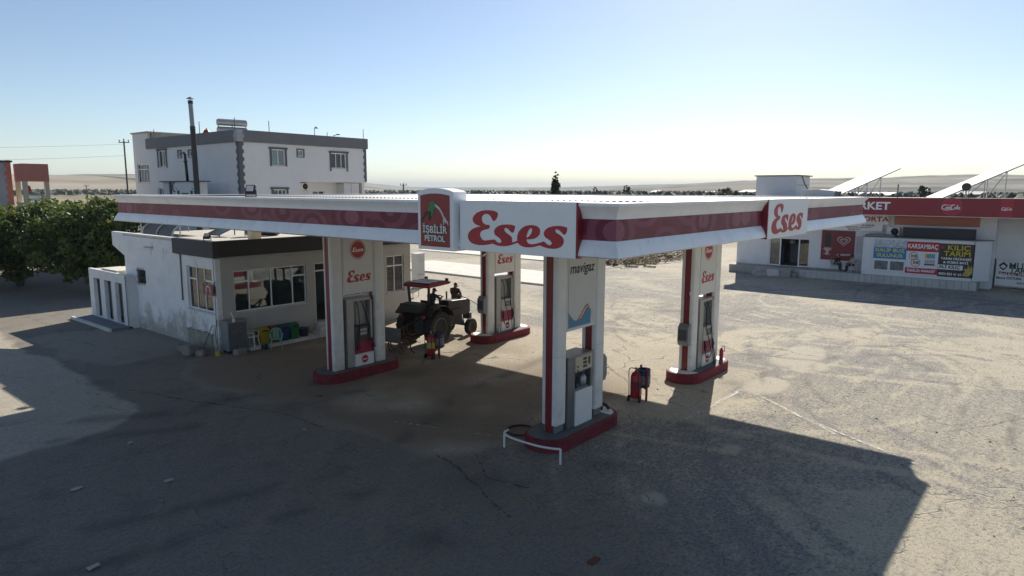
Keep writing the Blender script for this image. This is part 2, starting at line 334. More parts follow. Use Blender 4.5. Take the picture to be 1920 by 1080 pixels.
    dst = mix(n_l, (.43,.38,.285), (.54,.485,.375)); dst = mix(rng(n_s, .36, .50, .75, .0), dst, (.24,.205,.155)); dst = mix(rng(n_f, .52, .72, .0, .35), dst, (.66,.62,.54))
    asf_shade = mix(rng(n_f, .32, .68, 0, 1), (.135,.122,.106), (.28,.255,.22)); asf_shade = mix(rng(n_s, .38, .48, .6, 0), asf_shade, (.085,.080,.073)); asf_shade = mix(rng(n_s, .56, .66, 0, .5), asf_shade, (.33,.31,.28)); asf_shade = mix(rng(n_p, .46, .62, 0, .5), asf_shade, (.26,.235,.195)); asf_shade = mix(rng(n_st, .44, .60, 0, .7), asf_shade, (.235,.19,.135)); asf_shade = mix(rng(n_l, .52, .66, 0, .5), asf_shade, (.12,.112,.10))  # asphalt colours, darker and flatter so they carry painted shade as well
    g = mix(math_('MULTIPLY', att('asph_shade'), .85), mix(dust, grav, dst), asf_shade)
    co_ = mix(n_l, (.39,.345,.27), (.52,.47,.38)); co_ = mix(rng(n_m, .45, .72, 0, .55), co_, (.25,.21,.16)); co_ = mix(rng(n_s, .36, .5, .5, 0), co_, (.20,.17,.13)); co_ = mix(rng(n_p, .52, .66, 0, .6), co_, (.60,.55,.45))
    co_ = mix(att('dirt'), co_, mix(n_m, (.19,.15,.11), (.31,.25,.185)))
    co_ = mix(math_('MULTIPLY', att('patch'), .7), co_, mix(n_p, (.44,.40,.32), (.60,.55,.45)))
    # cracks in the slabs
    mp = nd(t, 'ShaderNodeVectorMath', operation='ADD'); nv = nd(t, 'ShaderNodeTexNoise'); nv.inputs['Scale'].default_value = 1.4; nv.inputs['Detail'].default_value = 6; L.new(geo.outputs['Position'], nv.inputs['Vector'])
    sc = nd(t, 'ShaderNodeVectorMath', operation='SCALE'); sc.inputs['Scale'].default_value = 1.3; L.new(nv.outputs['Color'], sc.inputs[0]); L.new(geo.outputs['Position'], mp.inputs[0]); L.new(sc.outputs[0], mp.inputs[1])
    vc = nd(t, 'ShaderNodeTexVoronoi', feature='DISTANCE_TO_EDGE'); vc.inputs['Scale'].default_value = .2; L.new(mp.outputs[0], vc.inputs['Vector'])
    crack = math_('MULTIPLY', rng(vc.outputs['Distance'], .0018, .007, 1, 0), rng(n_l, .42, .58, 0, 1))
    co_ = mix(math_('MULTIPLY', crack, .6), co_, (.07,.06,.05))
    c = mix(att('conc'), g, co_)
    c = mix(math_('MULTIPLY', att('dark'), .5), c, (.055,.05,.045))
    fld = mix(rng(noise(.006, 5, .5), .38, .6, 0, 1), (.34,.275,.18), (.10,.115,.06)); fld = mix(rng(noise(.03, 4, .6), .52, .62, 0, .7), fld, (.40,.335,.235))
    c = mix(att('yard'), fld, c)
    L.new(c, b.inputs['Base Color']); b.inputs['Roughness'].default_value = .93; b.inputs['Specular IOR Level'].default_value = .25
    hh = math_('ADD', math_('MULTIPLY', n_f, .5), math_('ADD', n_s, math_('MULTIPLY', crack, -1.5)))
    bp = nd(t, 'ShaderNodeBump'); bp.inputs['Strength'].default_value = .8; bp.inputs['Distance'].default_value = .045; L.new(hh, bp.inputs['Height']); L.new(bp.outputs[0], b.inputs['Normal'])
    me.materials.append(m); return tag(obj('ground', me), kind='structure')
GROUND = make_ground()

def worn_paint():
    m = bpy.data.materials.new('worn_white_paint'); m.use_nodes = True; t = m.node_tree; L = t.links; b = t.nodes['Principled BSDF']
    b.inputs['Base Color'].default_value = (.62,.60,.54,1); b.inputs['Roughness'].default_value = .8
    g = nd(t, 'ShaderNodeNewGeometry'); n = nd(t, 'ShaderNodeTexNoise'); n.inputs['Scale'].default_value = 5; n.inputs['Detail'].default_value = 8; n.inputs['Roughness'].default_value = .75; L.new(g.outputs[0], n.inputs['Vector'])
    r = nd(t, 'ShaderNodeMapRange'); r.inputs[1].default_value = .42; r.inputs[2].default_value = .58; r.inputs[3].default_value = 0; r.inputs[4].default_value = .75; L.new(n.outputs[0], r.inputs[0]); L.new(r.outputs[0], b.inputs['Alpha']); return m
PAINTM = worn_paint()
def stripe(pts, w):
    mb = MB()
    for a, b in zip(pts[:-1], pts[1:]):
        a = Vector((*a, .02)); b = Vector((*b, .02)); n = Vector((-(b-a).y, (b-a).x, 0)).normalized()*w/2; mb.add([a-n, b-n, b+n, a+n], [(0,1,2,3)])
    return tag(mb.build('painted_line', PAINTM), kind='structure')
stripe([(8.2,2.5),(12.7,2.35)], .16); stripe([(12.5,1.75),(11.3,.2),(10.1,-1.4)], .13); stripe([(11.0,-.2),(9.0,-3.8)], .12); stripe([(2.6,9.2),(3.3,7.0),(3.9,5.4)], .07)
def joint(pts, w):
    out = []
    for a, b in zip(pts[:-1], pts[1:]):
        for k in range(6): out.append((a[0]+(b[0]-a[0])*k/6+random.uniform(-.05,.05), a[1]+(b[1]-a[1])*k/6+random.uniform(-.05,.05)))
    out.append(pts[-1]); mb = MB()
    for a, b in zip(out[:-1], out[1:]):
        a = Vector((*a, .018)); b = Vector((*b, .018)); n = Vector((-(b-a).y, (b-a).x, 0)).normalized()*w*random.uniform(.3,.7); mb.add([a-n, b-n, b+n, a+n], [(0,1,2,3)])
    o = mb.build('ground_crack', CRACKM); return tag(o, kind='structure')
CRACKM = worn_paint(); CRACKM.name = 'dirt_filled_crack'; CRACKM.node_tree.nodes['Principled BSDF'].inputs['Base Color'].default_value = (.05,.043,.036,1)
for q, w in (([(14.6,9.9),(12.2,7.4),(10.9,5.9)], .06), ([(16.2,4.4),(18.8,2.9)], .05), ([(1.6,6.3),(1.3,5.2),(.6,3.6),(.2,2.6)], .07), ([(2.3,5.6),(1.4,4.4),(1.6,3.2)], .05), ([(-1.2,18.9),(-.4,15.8),(.8,12.6),(.9,10.4)], .05), ([(9.6,-1.0),(12.6,-4.0),(15.5,-5.6)], .04), ([(8.2,6.4),(9.8,5.2),(10.4,4.0)], .05)): joint(q, w)
# raised concrete pad behind the canopy
PADM = mat('pale_concrete_pad', (.66,.63,.56), .9, var=.16, vs=.8, bump=.2, bs=12, stain=.3, scol=(.40,.36,.29))
PAD = tag(MB().box(29.1, 35.5, 22.65, 42.0, -.05, .13).build('concrete_pad', PADM), kind='structure')
tag(MB().box(43.0, 60.0, 30.0, 52.0, -.05, .10).build('concrete_pad', PADM), kind='structure')

# ================================================================== CANOPY
LX, LY, ZT, ZB = 18.53, 22.36, 6.766, 5.769
canopy = thing('station_canopy', 'large flat white and maroon canopy roof over the fuel pumps', 'canopy', (LX/2, LY/2, 0))
def fascia_mat():
    m = bpy.data.materials.new('maroon_fascia_print'); m.use_nodes = True; t = m.node_tree; L = t.links; b = t.nodes['Principled BSDF']
    g = nd(t, 'ShaderNodeNewGeometry'); mp = nd(t, 'ShaderNodeMapping'); mp.inputs['Scale'].default_value = (1, 1, 1.5); L.new(g.outputs[0], mp.inputs[0])
    v = nd(t, 'ShaderNodeTexVoronoi'); v.inputs['Scale'].default_value = .85; v.inputs['Randomness'].default_value = 1.0; L.new(mp.outputs[0], v.inputs['Vector'])
    v2 = nd(t, 'ShaderNodeTexVoronoi'); v2.inputs['Scale'].default_value = .55; L.new(mp.outputs[0], v2.inputs['Vector'])
    r = nd(t, 'ShaderNodeValToRGB'); r.color_ramp.interpolation = 'CONSTANT'; e = r.color_ramp.elements
    e[0].position = 0; e[0].color = (.25,.068,.105,1); e[1].position = .26; e[1].color = (.145,.018,.042,1)
    for p_, c_ in ((.40, (.22,.05,.085,1)), (.55, (.165,.024,.050,1))): x = e.new(p_); x.color = c_
    L.new(v.outputs['Distance'], r.inputs[0])
    r2 = nd(t, 'ShaderNodeValToRGB'); r2.color_ramp.interpolation = 'CONSTANT'; r2.color_ramp.elements[0].color = (1.16,1.2,1.2,1); r2.color_ramp.elements[1].position = .30; r2.color_ramp.elements[1].color = (1,1,1,1); L.new(v2.outputs['Distance'], r2.inputs[0])
    mx = nd(t, 'ShaderNodeMix', data_type='RGBA', blend_type='MULTIPLY'); mx.inputs[0].default_value = 1; L.new(r.outputs[0], mx.inputs[6]); L.new(r2.outputs[0], mx.inputs[7])
    n = nd(t, 'ShaderNodeTexNoise'); n.inputs['Scale'].default_value = .6; L.new(g.outputs[0], n.inputs['Vector'])
    bp = nd(t, 'ShaderNodeBump'); bp.inputs['Strength'].default_value = .5; bp.inputs['Distance'].default_value = .12; L.new(n.outputs[0], bp.inputs['Height']); L.new(bp.outputs[0], b.inputs['Normal'])
    L.new(mx.outputs[2], b.inputs['Base Color']); b.inputs['Roughness'].default_value = .36; b.inputs['Specular IOR Level'].default_value = .32; return m
FASC = fascia_mat()
def side_pt(side, d, s, z): return ((d, s, z), (s, d, z), (LX-d, s, z), (s, LY-d, z))[side]
LEN = (LY, LX, LY, LX)
def strip(side, s0, s1, prof, mb):
    L = LEN[side]; n = len(prof); vs = []
    for s in (s0, s1):
        for d, z in prof: vs.append(side_pt(side, d, max(d, min(L-d, s)) if (s < .6 or s > L-.6) else s, z))
    mb.add(vs, [(i, (i+1) % n, n+(i+1) % n, n+i) for i in range(n)] + [tuple(range(n)), tuple(range(n, 2*n))])
def curve_prof(a, b, bulge, n=5):
    (d0, z0), (d1, z1) = a, b; return [(d0+(d1-d0)*t + bulge*math.sin(math.pi*t), z0+(z1-z0)*t) for t in [i/n for i in range(n+1)]]
RC = .14
up_out = [(0, ZT), (0, ZT-.05)] + curve_prof((.005, ZT-.055), (RC, 6.475), .02)
UP = up_out + [(RC+.04, 6.475), (RC+.04, ZT-.03), (.45, ZT-.03), (.45, ZT)]
lo_out = curve_prof((RC, 6.085), (.01, 5.83), -.015) + [(0, 5.80), (.05, ZB), (.14, ZB-.005)]
LO = lo_out + [(.9, ZB), (.9, ZB+.03), (RC+.04, ZB+.05), (RC+.04, 6.085)]
seams = {0: [0, 1.9, 4.6, 8.52, 11.88, 15.45, 19.04, 21.82, LY], 1: [0, 3.81, 4.67, 8.14, 11.6, 15.11, LX], 2: [0, 5.6, 11.2, 16.8, LY], 3: [0, 4.6, 9.2, 13.9, LX]}
trim_seams = {0: [0, 2.9, 5.7, 8.5, 11.4, 14.2, 17.0, 19.8, LY], 1: [0, 3.1, 6.2, 9.3, 12.3, 15.4, LX], 2: [0, LY/2, LY], 3: [0, LX/2, LX]}
for sd in range(4):
    for a, b in zip(seams[sd][:-1], seams[sd][1:]):
        mb = MB(); strip(sd, a + (RC if a == 0 else .006), b - (RC if b == LEN[sd] else .006), [(RC, 6.47), (RC, 6.09), (RC+.03, 6.09), (RC+.03, 6.47)], mb); mb.build('fascia_panel', FASC, canopy, world=True)
    for a, b in zip(trim_seams[sd][:-1], trim_seams[sd][1:]):
        for nm, pr in (('upper_trim', UP), ('lower_trim', LO)):
            mb = MB(); strip(sd, a + (.005 if a > 0 else 0), b - (.005 if b < LEN[sd] else 0), pr, mb); mb.build(nm, TRIM, canopy, world=True, smooth='auto')
    mb = MB()                                                   # backing behind the red band so that no light shows through the joints
    strip(sd, .21, LEN[sd]-.21, [(.21, 5.83), (.21, 6.70), (.25, 6.70), (.25, 5.83)], mb); mb.build('fascia_backing', MIDGREY, canopy, world=True)
ROOFM = mat('corrugated_roof_sheet', (.44,.42,.40), .42, metal=.2, var=.2, vs=.9, stain=.55, scol=(.33,.27,.22))
box1('roof_deck', MIDGREY, canopy, .4, LX-.4, .4, LY-.4, 6.60, 6.63)
box1('soffit', mat('white_soffit', (.62,.61,.58), .6, var=.1), canopy, .9, LX-.9, .9, LY-.9, 5.79, 5.82)
rows = [.42, 5.2, LX-.42]
for i in range(2):
    x0, x1 = rows[i] - (.12 if i else 0), rows[i+1]; z0 = 6.675 + (.030 if i else 0); z1 = 6.675 + .02
    mb = MB(); pit = .20; vs = []; fs = []; ys = []; y = .45
    while y < LY - .45: ys += [(y, 0), (y+.07, 0), (y+.10, .022), (y+.17, .022)]; y += pit
    n = len(ys); zr = 6.665 + .028*i + .0
    for x, dz in ((x0, .012 if i else 0), (x1, .012)):
        for yy, h in ys: vs.append((x, yy, 6.66 + .030*i + dz + h))
    m_ = n; vs += [(a, b, c-.006) for a, b, c in vs]
    fs = [(k, k+1, m_+k+1, m_+k) for k in range(n-1)] + [(2*m_+k, 2*m_+m_+k, 2*m_+m_+k+1, 2*m_+k+1) for k in range(n-1)]
    fs += [(k, 2*m_+k, 2*m_+k+1, k+1) for k in range(n-1)] + [(m_+k, m_+k+1, 3*m_+k+1, 3*m_+k) for k in range(n-1)]
    mb.add(vs, fs); mb.build('roof_sheet', ROOFM, canopy, world=True)
# steel beams between roof and soffit
for yb in (4.5, 14.5): box1('beam', RUST, canopy, .95, LX-.95, yb-.1, yb+.1, 5.83, 6.55)

# ---- sign boxes hung on the canopy edge
s1 = thing('sign_box', 'wide white sign box with big red script word on the near left canopy edge', 'sign', (-.05, 2.375, 5.73))
sb = MB().box(-.02, .13, .9, 3.85, 5.735, ZT+.012).build('sign_face', WHITESIGN, s1, world=True, bev=.008)
MB().box(-.015, .135, .862, .899, 5.74, ZT+.006).build('side_panel', MAROON, s1, world=True)
stick('lettering', script_word(2.528, LETRED), FX, (-.024, 2.352, 6.226), s1)
s2 = thing('sign_box', 'white sign box with red script word on the right hand canopy edge facing the yard', 'sign', (9.14, -.05, 5.73))
MB().box(7.48, 10.83, -.02, .13, 5.735, ZT+.012).build('sign_face', WHITESIGN, s2, world=True, bev=.008)
MB().box(7.442, 7.479, -.015, .135, 5.74, ZT+.006).build('side_panel', MAROON, s2, world=True)
stick('lettering', script_word(2.62, LETRED), FY, (9.06, -.024, 6.25), s2, (1, 1.08))
s3 = thing('emblem_sign_box', 'upright arched white sign box with red panel, fuel nozzle emblem and station name', 'sign', (-.2, 4.475, 5.7))
def arch(y0, y1, z0, z1, zp, x, n=10): 
    return [(x, y0, z0), (x, y1, z0), (x, y1, z1)] + [(x, y1 + (y0-y1)*k/n, z1 + (zp-z1)*math.sin(math.pi*k/n)**.8) for k in range(1, n)] + [(x, y0, z1)]
MB().prism(arch(3.93, 5.02, 5.70, 6.95, 7.03, -.14), (.42, 0, 0)).build('casing', WHITESIGN, s3, world=True, bev=.01)
MB().prism(arch(4.03, 4.92, 5.775, 6.87, 6.915, -.152), (.014, 0, 0)).build('red_panel', mat('red_sign_panel', (.28,.028,.030), .35, var=.12, vs=1.5), s3, world=True)
GREENP = mat('green_plastic', (.02,.22,.07), .4, var=.1); SILV = mat('pale_grey_print', (.62,.63,.62), .5, var=.1); INK = mat('dark_print', (.03,.035,.035), .5, var=.1); GOUT = mat('dark_green_print', (.05,.12,.06), .5, var=.1)
def shape(nm, loops, m, face, pos, par, ext=.003): return stick(nm, poly_mesh(loops, m, ext), face, pos, par)
ec = (-.157, 4.475, 6.52)      # emblem: nozzle with hose and spout, drawn as flat print
shape('nozzle_print', [[(-.14,.20),(-.05,.24),(.00,.20),(.04,.16),(.02,.10),(-.03,.00),(-.06,-.10),(-.11,-.09),(-.10,.00),(-.14,.03),(-.20,.02),(-.19,.06),(-.15,.12)]], GREENP, FX, ec, s3)
shape('spout_print', [[(.00,.18),(.08,.15),(.17,.09),(.24,.00),(.30,-.10),(.27,-.13),(.20,-.02),(.13,.06),(.04,.11)]], SILV, FX, (ec[0]-.001, ec[1], ec[2]), s3)
shape('drop_print', [[(.29,-.09),(.34,-.12),(.36,-.16),(.41,-.20),(.42,-.28),(.39,-.25),(.36,-.20),(.34,-.24),(.31,-.19),(.29,-.24),(.28,-.32),(.265,-.24),(.26,-.16)]], SILV, FX, (ec[0]-.002, ec[1], ec[2]), s3)
shape('hose_print', [[(-.19,.03),(-.28,.00),(-.33,-.08),(-.43,-.18),(-.43,-.24),(-.36,-.17),(-.29,-.09),(-.22,-.04)]], INK, FX, (ec[0]-.001, ec[1], ec[2]), s3)
shape('trigger_print', [[(-.16,.01),(-.11,.02),(-.13,-.08),(-.10,-.10),(-.16,-.19),(-.20,-.18),(-.20,-.10)]], INK, FX, (ec[0]-.002, ec[1], ec[2]), s3)
for (s_, sz, zz, w) in (('İŞBİLİR', .21, 6.135, .74), ('PETROL', .18, 5.945, .62)):
    text('lettering_outline', s_, sz, GOUT, FX, (-.156, 4.475, zz), s3, thick=.012, width=w+.04)
    text('lettering', s_, sz, WHITESIGN, FX, (-.161, 4.475, zz), s3, thick=.0015, width=w)
fl = thing('floodlight', 'black floodlight standing on the left canopy edge below the house', 'floodlight', (.3, 12.75, ZT))
def floodlight(par, rz=0.0, tilt=-25, sc=1.0):
    M = Matrix.Rotation(rz, 4, 'Z') @ Matrix.Translation((0,0,.22*sc)) @ Matrix.Rotation(R(tilt), 4, 'Y') @ Matrix.Scale(sc, 4)
    MB().box(-.05,.05,-.16,.16,-.15,.15).xform(M).build('housing', BLACKPAINT, par, bev=.015)
    MB().box(-.056,-.05,-.12,.12,-.06,.12).xform(M).build('lens', mat('lamp_lens', (.62,.62,.58), .15, var=.05), par)
    MB().bar((0,-.18*sc,.22*sc),(0,-.18*sc,.0),.03*sc).bar((0,.18*sc,.22*sc),(0,.18*sc,.0),.03*sc).bar((0,-.18*sc,.012),(0,.18*sc,.012),.04*sc,.02).xform(Matrix.Rotation(rz, 4, 'Z')).build('bracket', BLACKPAINT, par)
floodlight(fl, R(28), 18, .95)

# ================================================================== PUMP COLUMNS, ISLANDS, DISPENSERS
CX = (5.30, 13.78); CY = (4.5, 14.5)
def make_island(name_label, loc, endpaint):
    t = thing('pump_island', name_label, 'kerb island', loc, 0, 'pump islands under the canopy')
    def stad(L, w, n=10):
        o = []
        for sx, a0 in ((1, -90), (-1, 90)):
            for k in range(n+1): a = R(a0 + 180*k/n); o.append((sx*(L/2-w/2)*1.0 + math.cos(a)*w/2*1.0, math.sin(a)*w/2))
        return o
    o1 = stad(3.7, 1.35); o2 = stad(3.62, 1.27)
    n = len(o1); vs = [(x,y,-.03) for x,y in o1] + [(x,y,.33) for x,y in o1] + [(x,y,.36) for x,y in o2]
    fs = [(i,(i+1)%n,n+(i+1)%n,n+i) for i in range(n)] + [(n+i,n+(i+1)%n,2*n+(i+1)%n,2*n+i) for i in range(n)] + [tuple(range(2*n,3*n)), tuple(range(n))[::-1]]
    MB().add(vs, fs).build('kerb', mat('chipped_red_kerb_paint', (.19,.018,.027), .75, var=.5, vs=4, bump=.4, stain=.75, scol=(.07,.052,.05)), t)
    o3 = stad(3.5, 1.14); MB().prism([(x,y,.356) for x,y in o3], (0,0,.008)).build('top_slab', mat('island_top_concrete', (.13,.14,.145), .8, var=.3, vs=3, bump=.3), t)
    if endpaint:
        for sx in ((1, -1) if endpaint == 2 else (1,)):
            e = [(x,y) for x,y in stad(3.44, 1.08) if x*sx > 1.0]; e = sorted(e, key=lambda p: math.atan2(p[1], (p[0]-sx*1.0)*sx))
            MB().prism([(x,y,.365) for x,y in e], (0,0,.005)).build('white_end', mat('white_kerb_paint', (.78,.77,.73), .6, var=.15, stain=.3, scol=(.4,.36,.32)), t)
    return t
for (ix, iy, lab) in ((0,0,'chipped red kerbed island nearest the camera behind the white guard rail'), (0,1,'dark red kerbed island at the left beside the office'), (1,0,'red kerbed island with white ends out in the sunlit yard'), (1,1,'red kerbed island with white ends in front of the tractor')):
    make_island(lab, (CX[ix], CY[iy], 0), 2 if ix else (1 if iy == 0 else 0))
def make_column(lab, loc, kind):
    t = thing('canopy_column', lab, 'column', (loc[0], loc[1], .36), 0, 'twin pillar canopy columns')
    z0 = .22 if kind == 'lpg' else .004; zt = 5.425
    for sx, xa in ((-1, -1.22), (1, .72)):
        def half(y0, y1, s):                      # rounded white channel on either side of the red core
            r = .09; pts = []; xb = xa + .5
            if s < 0: pts = [(xa, y1), (xb, y1), (xb, y0+r)] + [(xb-r+r*math.cos(R(a)), y0+r-r*math.sin(R(a))) for a in (22,45,67)] + [(xb-r, y0), (xa+r, y0)] + [(xa+r-r*math.sin(R(a)), y0+r-r*math.cos(R(a))) for a in (22,45,67)] + [(xa, y0+r)]
            else: pts = [(xb, y0), (xa, y0), (xa, y1-r)] + [(xa+r-r*math.cos(R(a)), y1-r+r*math.sin(R(a))) for a in (22,45,67)] + [(xa+r, y1), (xb-r, y1)] + [(xb-r+r*math.sin(R(a)), y1-r+r*math.cos(R(a))) for a in (22,45,67)] + [(xb, y1-r)]
            return pts
        p = MB()
        for y0, y1, s in ((-.26, -.12, -1), (.12, .26, 1)): p.prism([(x, y, z0) for x, y in half(y0, y1, s)], (0, 0, 2.15 - z0)).prism([(x, y, 2.158) for x, y in half(y0, y1, s)], (0, 0, zt - 2.158))
        pl_ = p.build('pillar', mat('white_pillar_cladding', (.74,.735,.71), .4, var=.08, vs=1.5, stain=.6, scol=(.40,.36,.31), zs=2.4), t, smooth='auto')
        MB().box(xa+.025, xa+.475, -.119, .119, 0, zt).build('red_core', MAROON, pl_)
        if kind == 'lpg': MB().box(xa+.06, xa+.44, -.2, .2, 0, .22).build('footing', mat('grey_footing', (.18,.19,.19), .7, var=.25), pl_)
    fr = MB().box(-.715, .715, -.22, .22, 2.78, zt)
    fr.build('panel_box', mat('white_panel_box', (.72,.715,.69), .4, var=.06, stain=.25, scol=(.5,.46,.41)), t)
    for sy in (-1,):
        pf = MB().box(-.655, .655, -.236, -.221, 2.85, zt-.02).build('panel_face', mat('lpg_panel_face', (.60,.60,.58), .35, var=.06) if kind == 'lpg' else mat('column_panel_face', (.70,.695,.67), .35, var=.05), t)
        MB().box(-.70, .70, -.232, -.225, 2.80, 2.835).build('panel_lip', WHITE, pf)
    p0 = Vector((loc[0], loc[1], .24))
    if kind != 'lpg':
        stick('word_print', script_word(1.10 if kind != 'narrow' else 1.0, LETRED, .002), FY, (loc[0]+.02, loc[1]-.24, 3.80), t, (1, 1.45))
        shape('round_badge', [disc(.36)], LETRED, FY, (loc[0]+.0, loc[1]-.240, 4.78), t, .002)
        shape('badge_ring', [disc(.335), disc(.315)], WHITESIGN, FY, (loc[0]+.0, loc[1]-.243, 4.78), t, .002)
        stick('badge_word', script_word(.50, WHITESIGN, .002), FY, (loc[0]+.0, loc[1]-.244, 4.78), t, (1, 1.2))
    else:
        text('word_print', 'mavigaz', .40, INK, FY, (loc[0]-.02, loc[1]-.24, 4.86), t, thick=.006, shear=.22, width=1.22, ext=.002)
        for k, a in enumerate((150, 110, 70, 35)): 
            cx_, cz_ = .02 + .16*math.cos(R(a)), 5.0 + .20*math.sin(R(a)) + .06
            shape('star_print', [[(cx_+.05*math.cos(R(b_))*(1 if k_%2 else .35), (cz_-4.86)+.05*math.sin(R(b_))*(1 if k_%2 else .35)) for k_, b_ in enumerate(range(0, 360, 45))]], INK, FY, (loc[0], loc[1]-.24, 4.86), t, .002)
        W_ = lambda f, g: [(x/20*1.31-.655, f(x/20)) for x in range(21)] + [(x/20*1.31-.655, g(x/20)) for x in range(20, -1, -1)]
        wave = lambda k: (lambda u: .16 + k + .26*max(0, (u-.22)/.78)**1.2*math.sin(min(1,(u-.1)*1.15)*math.pi*.62) + .30*max(0, .25-u)*1.6)
        top = lambda u: .05 + .42*max(0, .22-u)/.22*.8 + (.36*math.sin(max(0, u-.25)/.6*math.pi/2) if u < .85 else .36*(1-(u-.85)/.15*.9)) if u <= .86 else .02
        BLUEP = mat('blue_wave_print', (.02,.21,.36), .4, var=.06); ORP = mat('orange_wave_print', (.34,.11,.035), .4, var=.06); RDP = mat('red_wave_print', (.27,.03,.03), .4, var=.06); CRP = mat('cream_wave_print', (.62,.57,.47), .4, var=.05)
        base = (loc[0], loc[1]-.2385, 3.215)
        bl = [(-.655,.02),(.44,.02),(.44,.16),(.47,.30),(.45,.42),(.38,.47),(.28,.46),(.18,.40),(.05,.27),(-.08,.18),(-.22,.16),(-.36,.20),(-.48,.28),(-.58,.37),(-.655,.45)]
        shape('wave_print', [bl], BLUEP, FY, base, t, .0015)
        shape('wave_print', [[(-.30,.17),(-.18,.165),(-.05,.20),(.10,.33),(.22,.45),(.34,.55),(.30,.60),(.20,.58),(.08,.48),(-.05,.34),(-.18,.22)]], ORP, FY, (base[0], base[1]-.002, base[2]), t, .0015)
        shape('wave_print', [[(-.12,.18),(.02,.23),(.14,.35),(.26,.46),(.38,.49),(.34,.53),(.24,.51),(.12,.42),(.0,.29)]], RDP, FY, (base[0], base[1]-.003, base[2]), t, .0015)
        shape('wave_print', [[(-.16,.19),(-.04,.235),(.09,.36),(.22,.48),(.33,.53),(.29,.55),(.19,.51),(.07,.42),(-.06,.28)]], CRP, FY, (base[0], base[1]-.004, base[2]), t, .0015)
    return t
for (ix, iy, lab, kd) in ((0,0,'canopy column nearest the camera with grey panel and blue wave print','lpg'), (0,1,'canopy column with round red badge left of the tractor','std'), (1,0,'canopy column with round red badge out in the sunlit yard','std'), (1,1,'canopy column with red script word right of the tractor','std')):
    make_column(lab, (CX[ix], CY[iy]), kd)

HOSE = BLACK
def bez(p, n=14):
    p = [Vector(q) for q in p]; out = []
    for i in range(len(p)-1):
        a, b = p[i], p[i+1]; m0 = (p[i+1]-p[max(i-1,0)])*.5; m1 = (p[min(i+2,len(p)-1)]-p[i])*.5
        for k in range(n):
            t = k/n; out.append(a*(2*t**3-3*t**2+1)+m0*(t**3-2*t**2+t)+b*(-2*t**3+3*t**2)+m1*(t**3-t**2))
    return out + [p[-1]]
def make_dispenser(lab, loc, var):
    t = thing('fuel_dispenser', lab, 'fuel pump', (loc[0], loc[1], .364), 0, 'tall fuel dispensers between the column pillars')
    CAB = mat('dispenser_cabinet', (.36,.355,.34), .4, metal=.25, var=.14, stain=.25, scol=(.2,.18,.16))
    H = 2.60
    # steel frame: two uprights and a head, open in the upper part
    f = MB().box(-.62,-.30,-.26,.26,0,H).box(.46,.56,-.26,.26,.98,H).box(-.30,.56,-.26,.26,H-.12,H-.001)
    f.build('frame', CAB, t, bev=.015)
    MB().box(-.31,.555,-.30,.24,0,.46).build('lower_cabinet', mat('dispenser_white_door', (.74,.73,.71), .4, var=.08, stain=.3, scol=(.45,.4,.36)), t, bev=.012)
    MB().box(-.29,.53,-.24,.22,.461,.95).build('nozzle_bay', mat('dispenser_red', (.33,.022,.06), .4, var=.12), t, bev=.01)
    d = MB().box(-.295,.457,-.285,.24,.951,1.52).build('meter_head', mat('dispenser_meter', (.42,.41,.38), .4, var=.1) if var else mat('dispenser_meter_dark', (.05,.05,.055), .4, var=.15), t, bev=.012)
    for zz in (1.18, 1.32):
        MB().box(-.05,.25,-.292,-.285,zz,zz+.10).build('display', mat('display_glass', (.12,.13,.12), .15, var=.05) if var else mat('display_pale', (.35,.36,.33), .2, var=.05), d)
        MB().box(-.05,.27,-.295,-.2855,zz-.014,zz-.004).build('display_trim', BLACKPAINT, d)
    MB().box(.30,.40,-.292,-.285,1.15,1.42).build('keypad', INK, d)
    # upper box behind with pulsers
    MB().box(-.05,.44,-.06,.20,1.53,2.48).build('hose_mast', mat('mast_grey', (.27,.275,.28), .4, metal=.3, var=.12), t, bev=.01)
    shape('round_badge', [disc(.15)], LETRED, FY, (loc[0]+.12, loc[1]-.304, .364+.24), t, .002)
    stick('badge_word', script_word(.22, WHITESIGN, .002), FY, (loc[0]+.12, loc[1]-.308, .364+.24), t, (1, 1.2))
    for k, sx in enumerate((-.24, .48)):
        nz = MB().tube([(sx,-.30,1.0),(sx,-.33,.92),(sx,-.34,.72),(sx+.02,-.32,.60)], [.028,.04,.045,.03], 8).tube([(sx,-.36,.90),(sx,-.40,.78),(sx,-.36,.64)], .012, 6)
        nz.build('nozzle', BLACKPAINT, t, smooth=True)
        top = (-.10 + .25*k, -.10, 2.46)
        drop = .02 if var and k else .55
        low = (-.05+.28*k, -.52, drop) if var == 1 else (-.02+.2*k, -.36, .62)
        pts = bez([top, (top[0]-.02, -.27, 2.25), (sx*.6+.05, -.31, 1.5), low if var else (sx*.7, -.33, 1.05), (sx+.06, -.40, .35 if var else .7), (sx+.01, -.36, .66)])
        MB().tube(pts, .017, 8).build('hose', HOSE, t, smooth=True)
    return t
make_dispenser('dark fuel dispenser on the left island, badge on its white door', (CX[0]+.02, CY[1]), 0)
make_dispenser('fuel dispenser with hanging black hoses in the sunlit yard', (CX[1]+.02, CY[0]), 1)
make_dispenser('fuel dispenser on the island right of the tractor front wheel', (CX[1]+.0, CY[1]), 1)
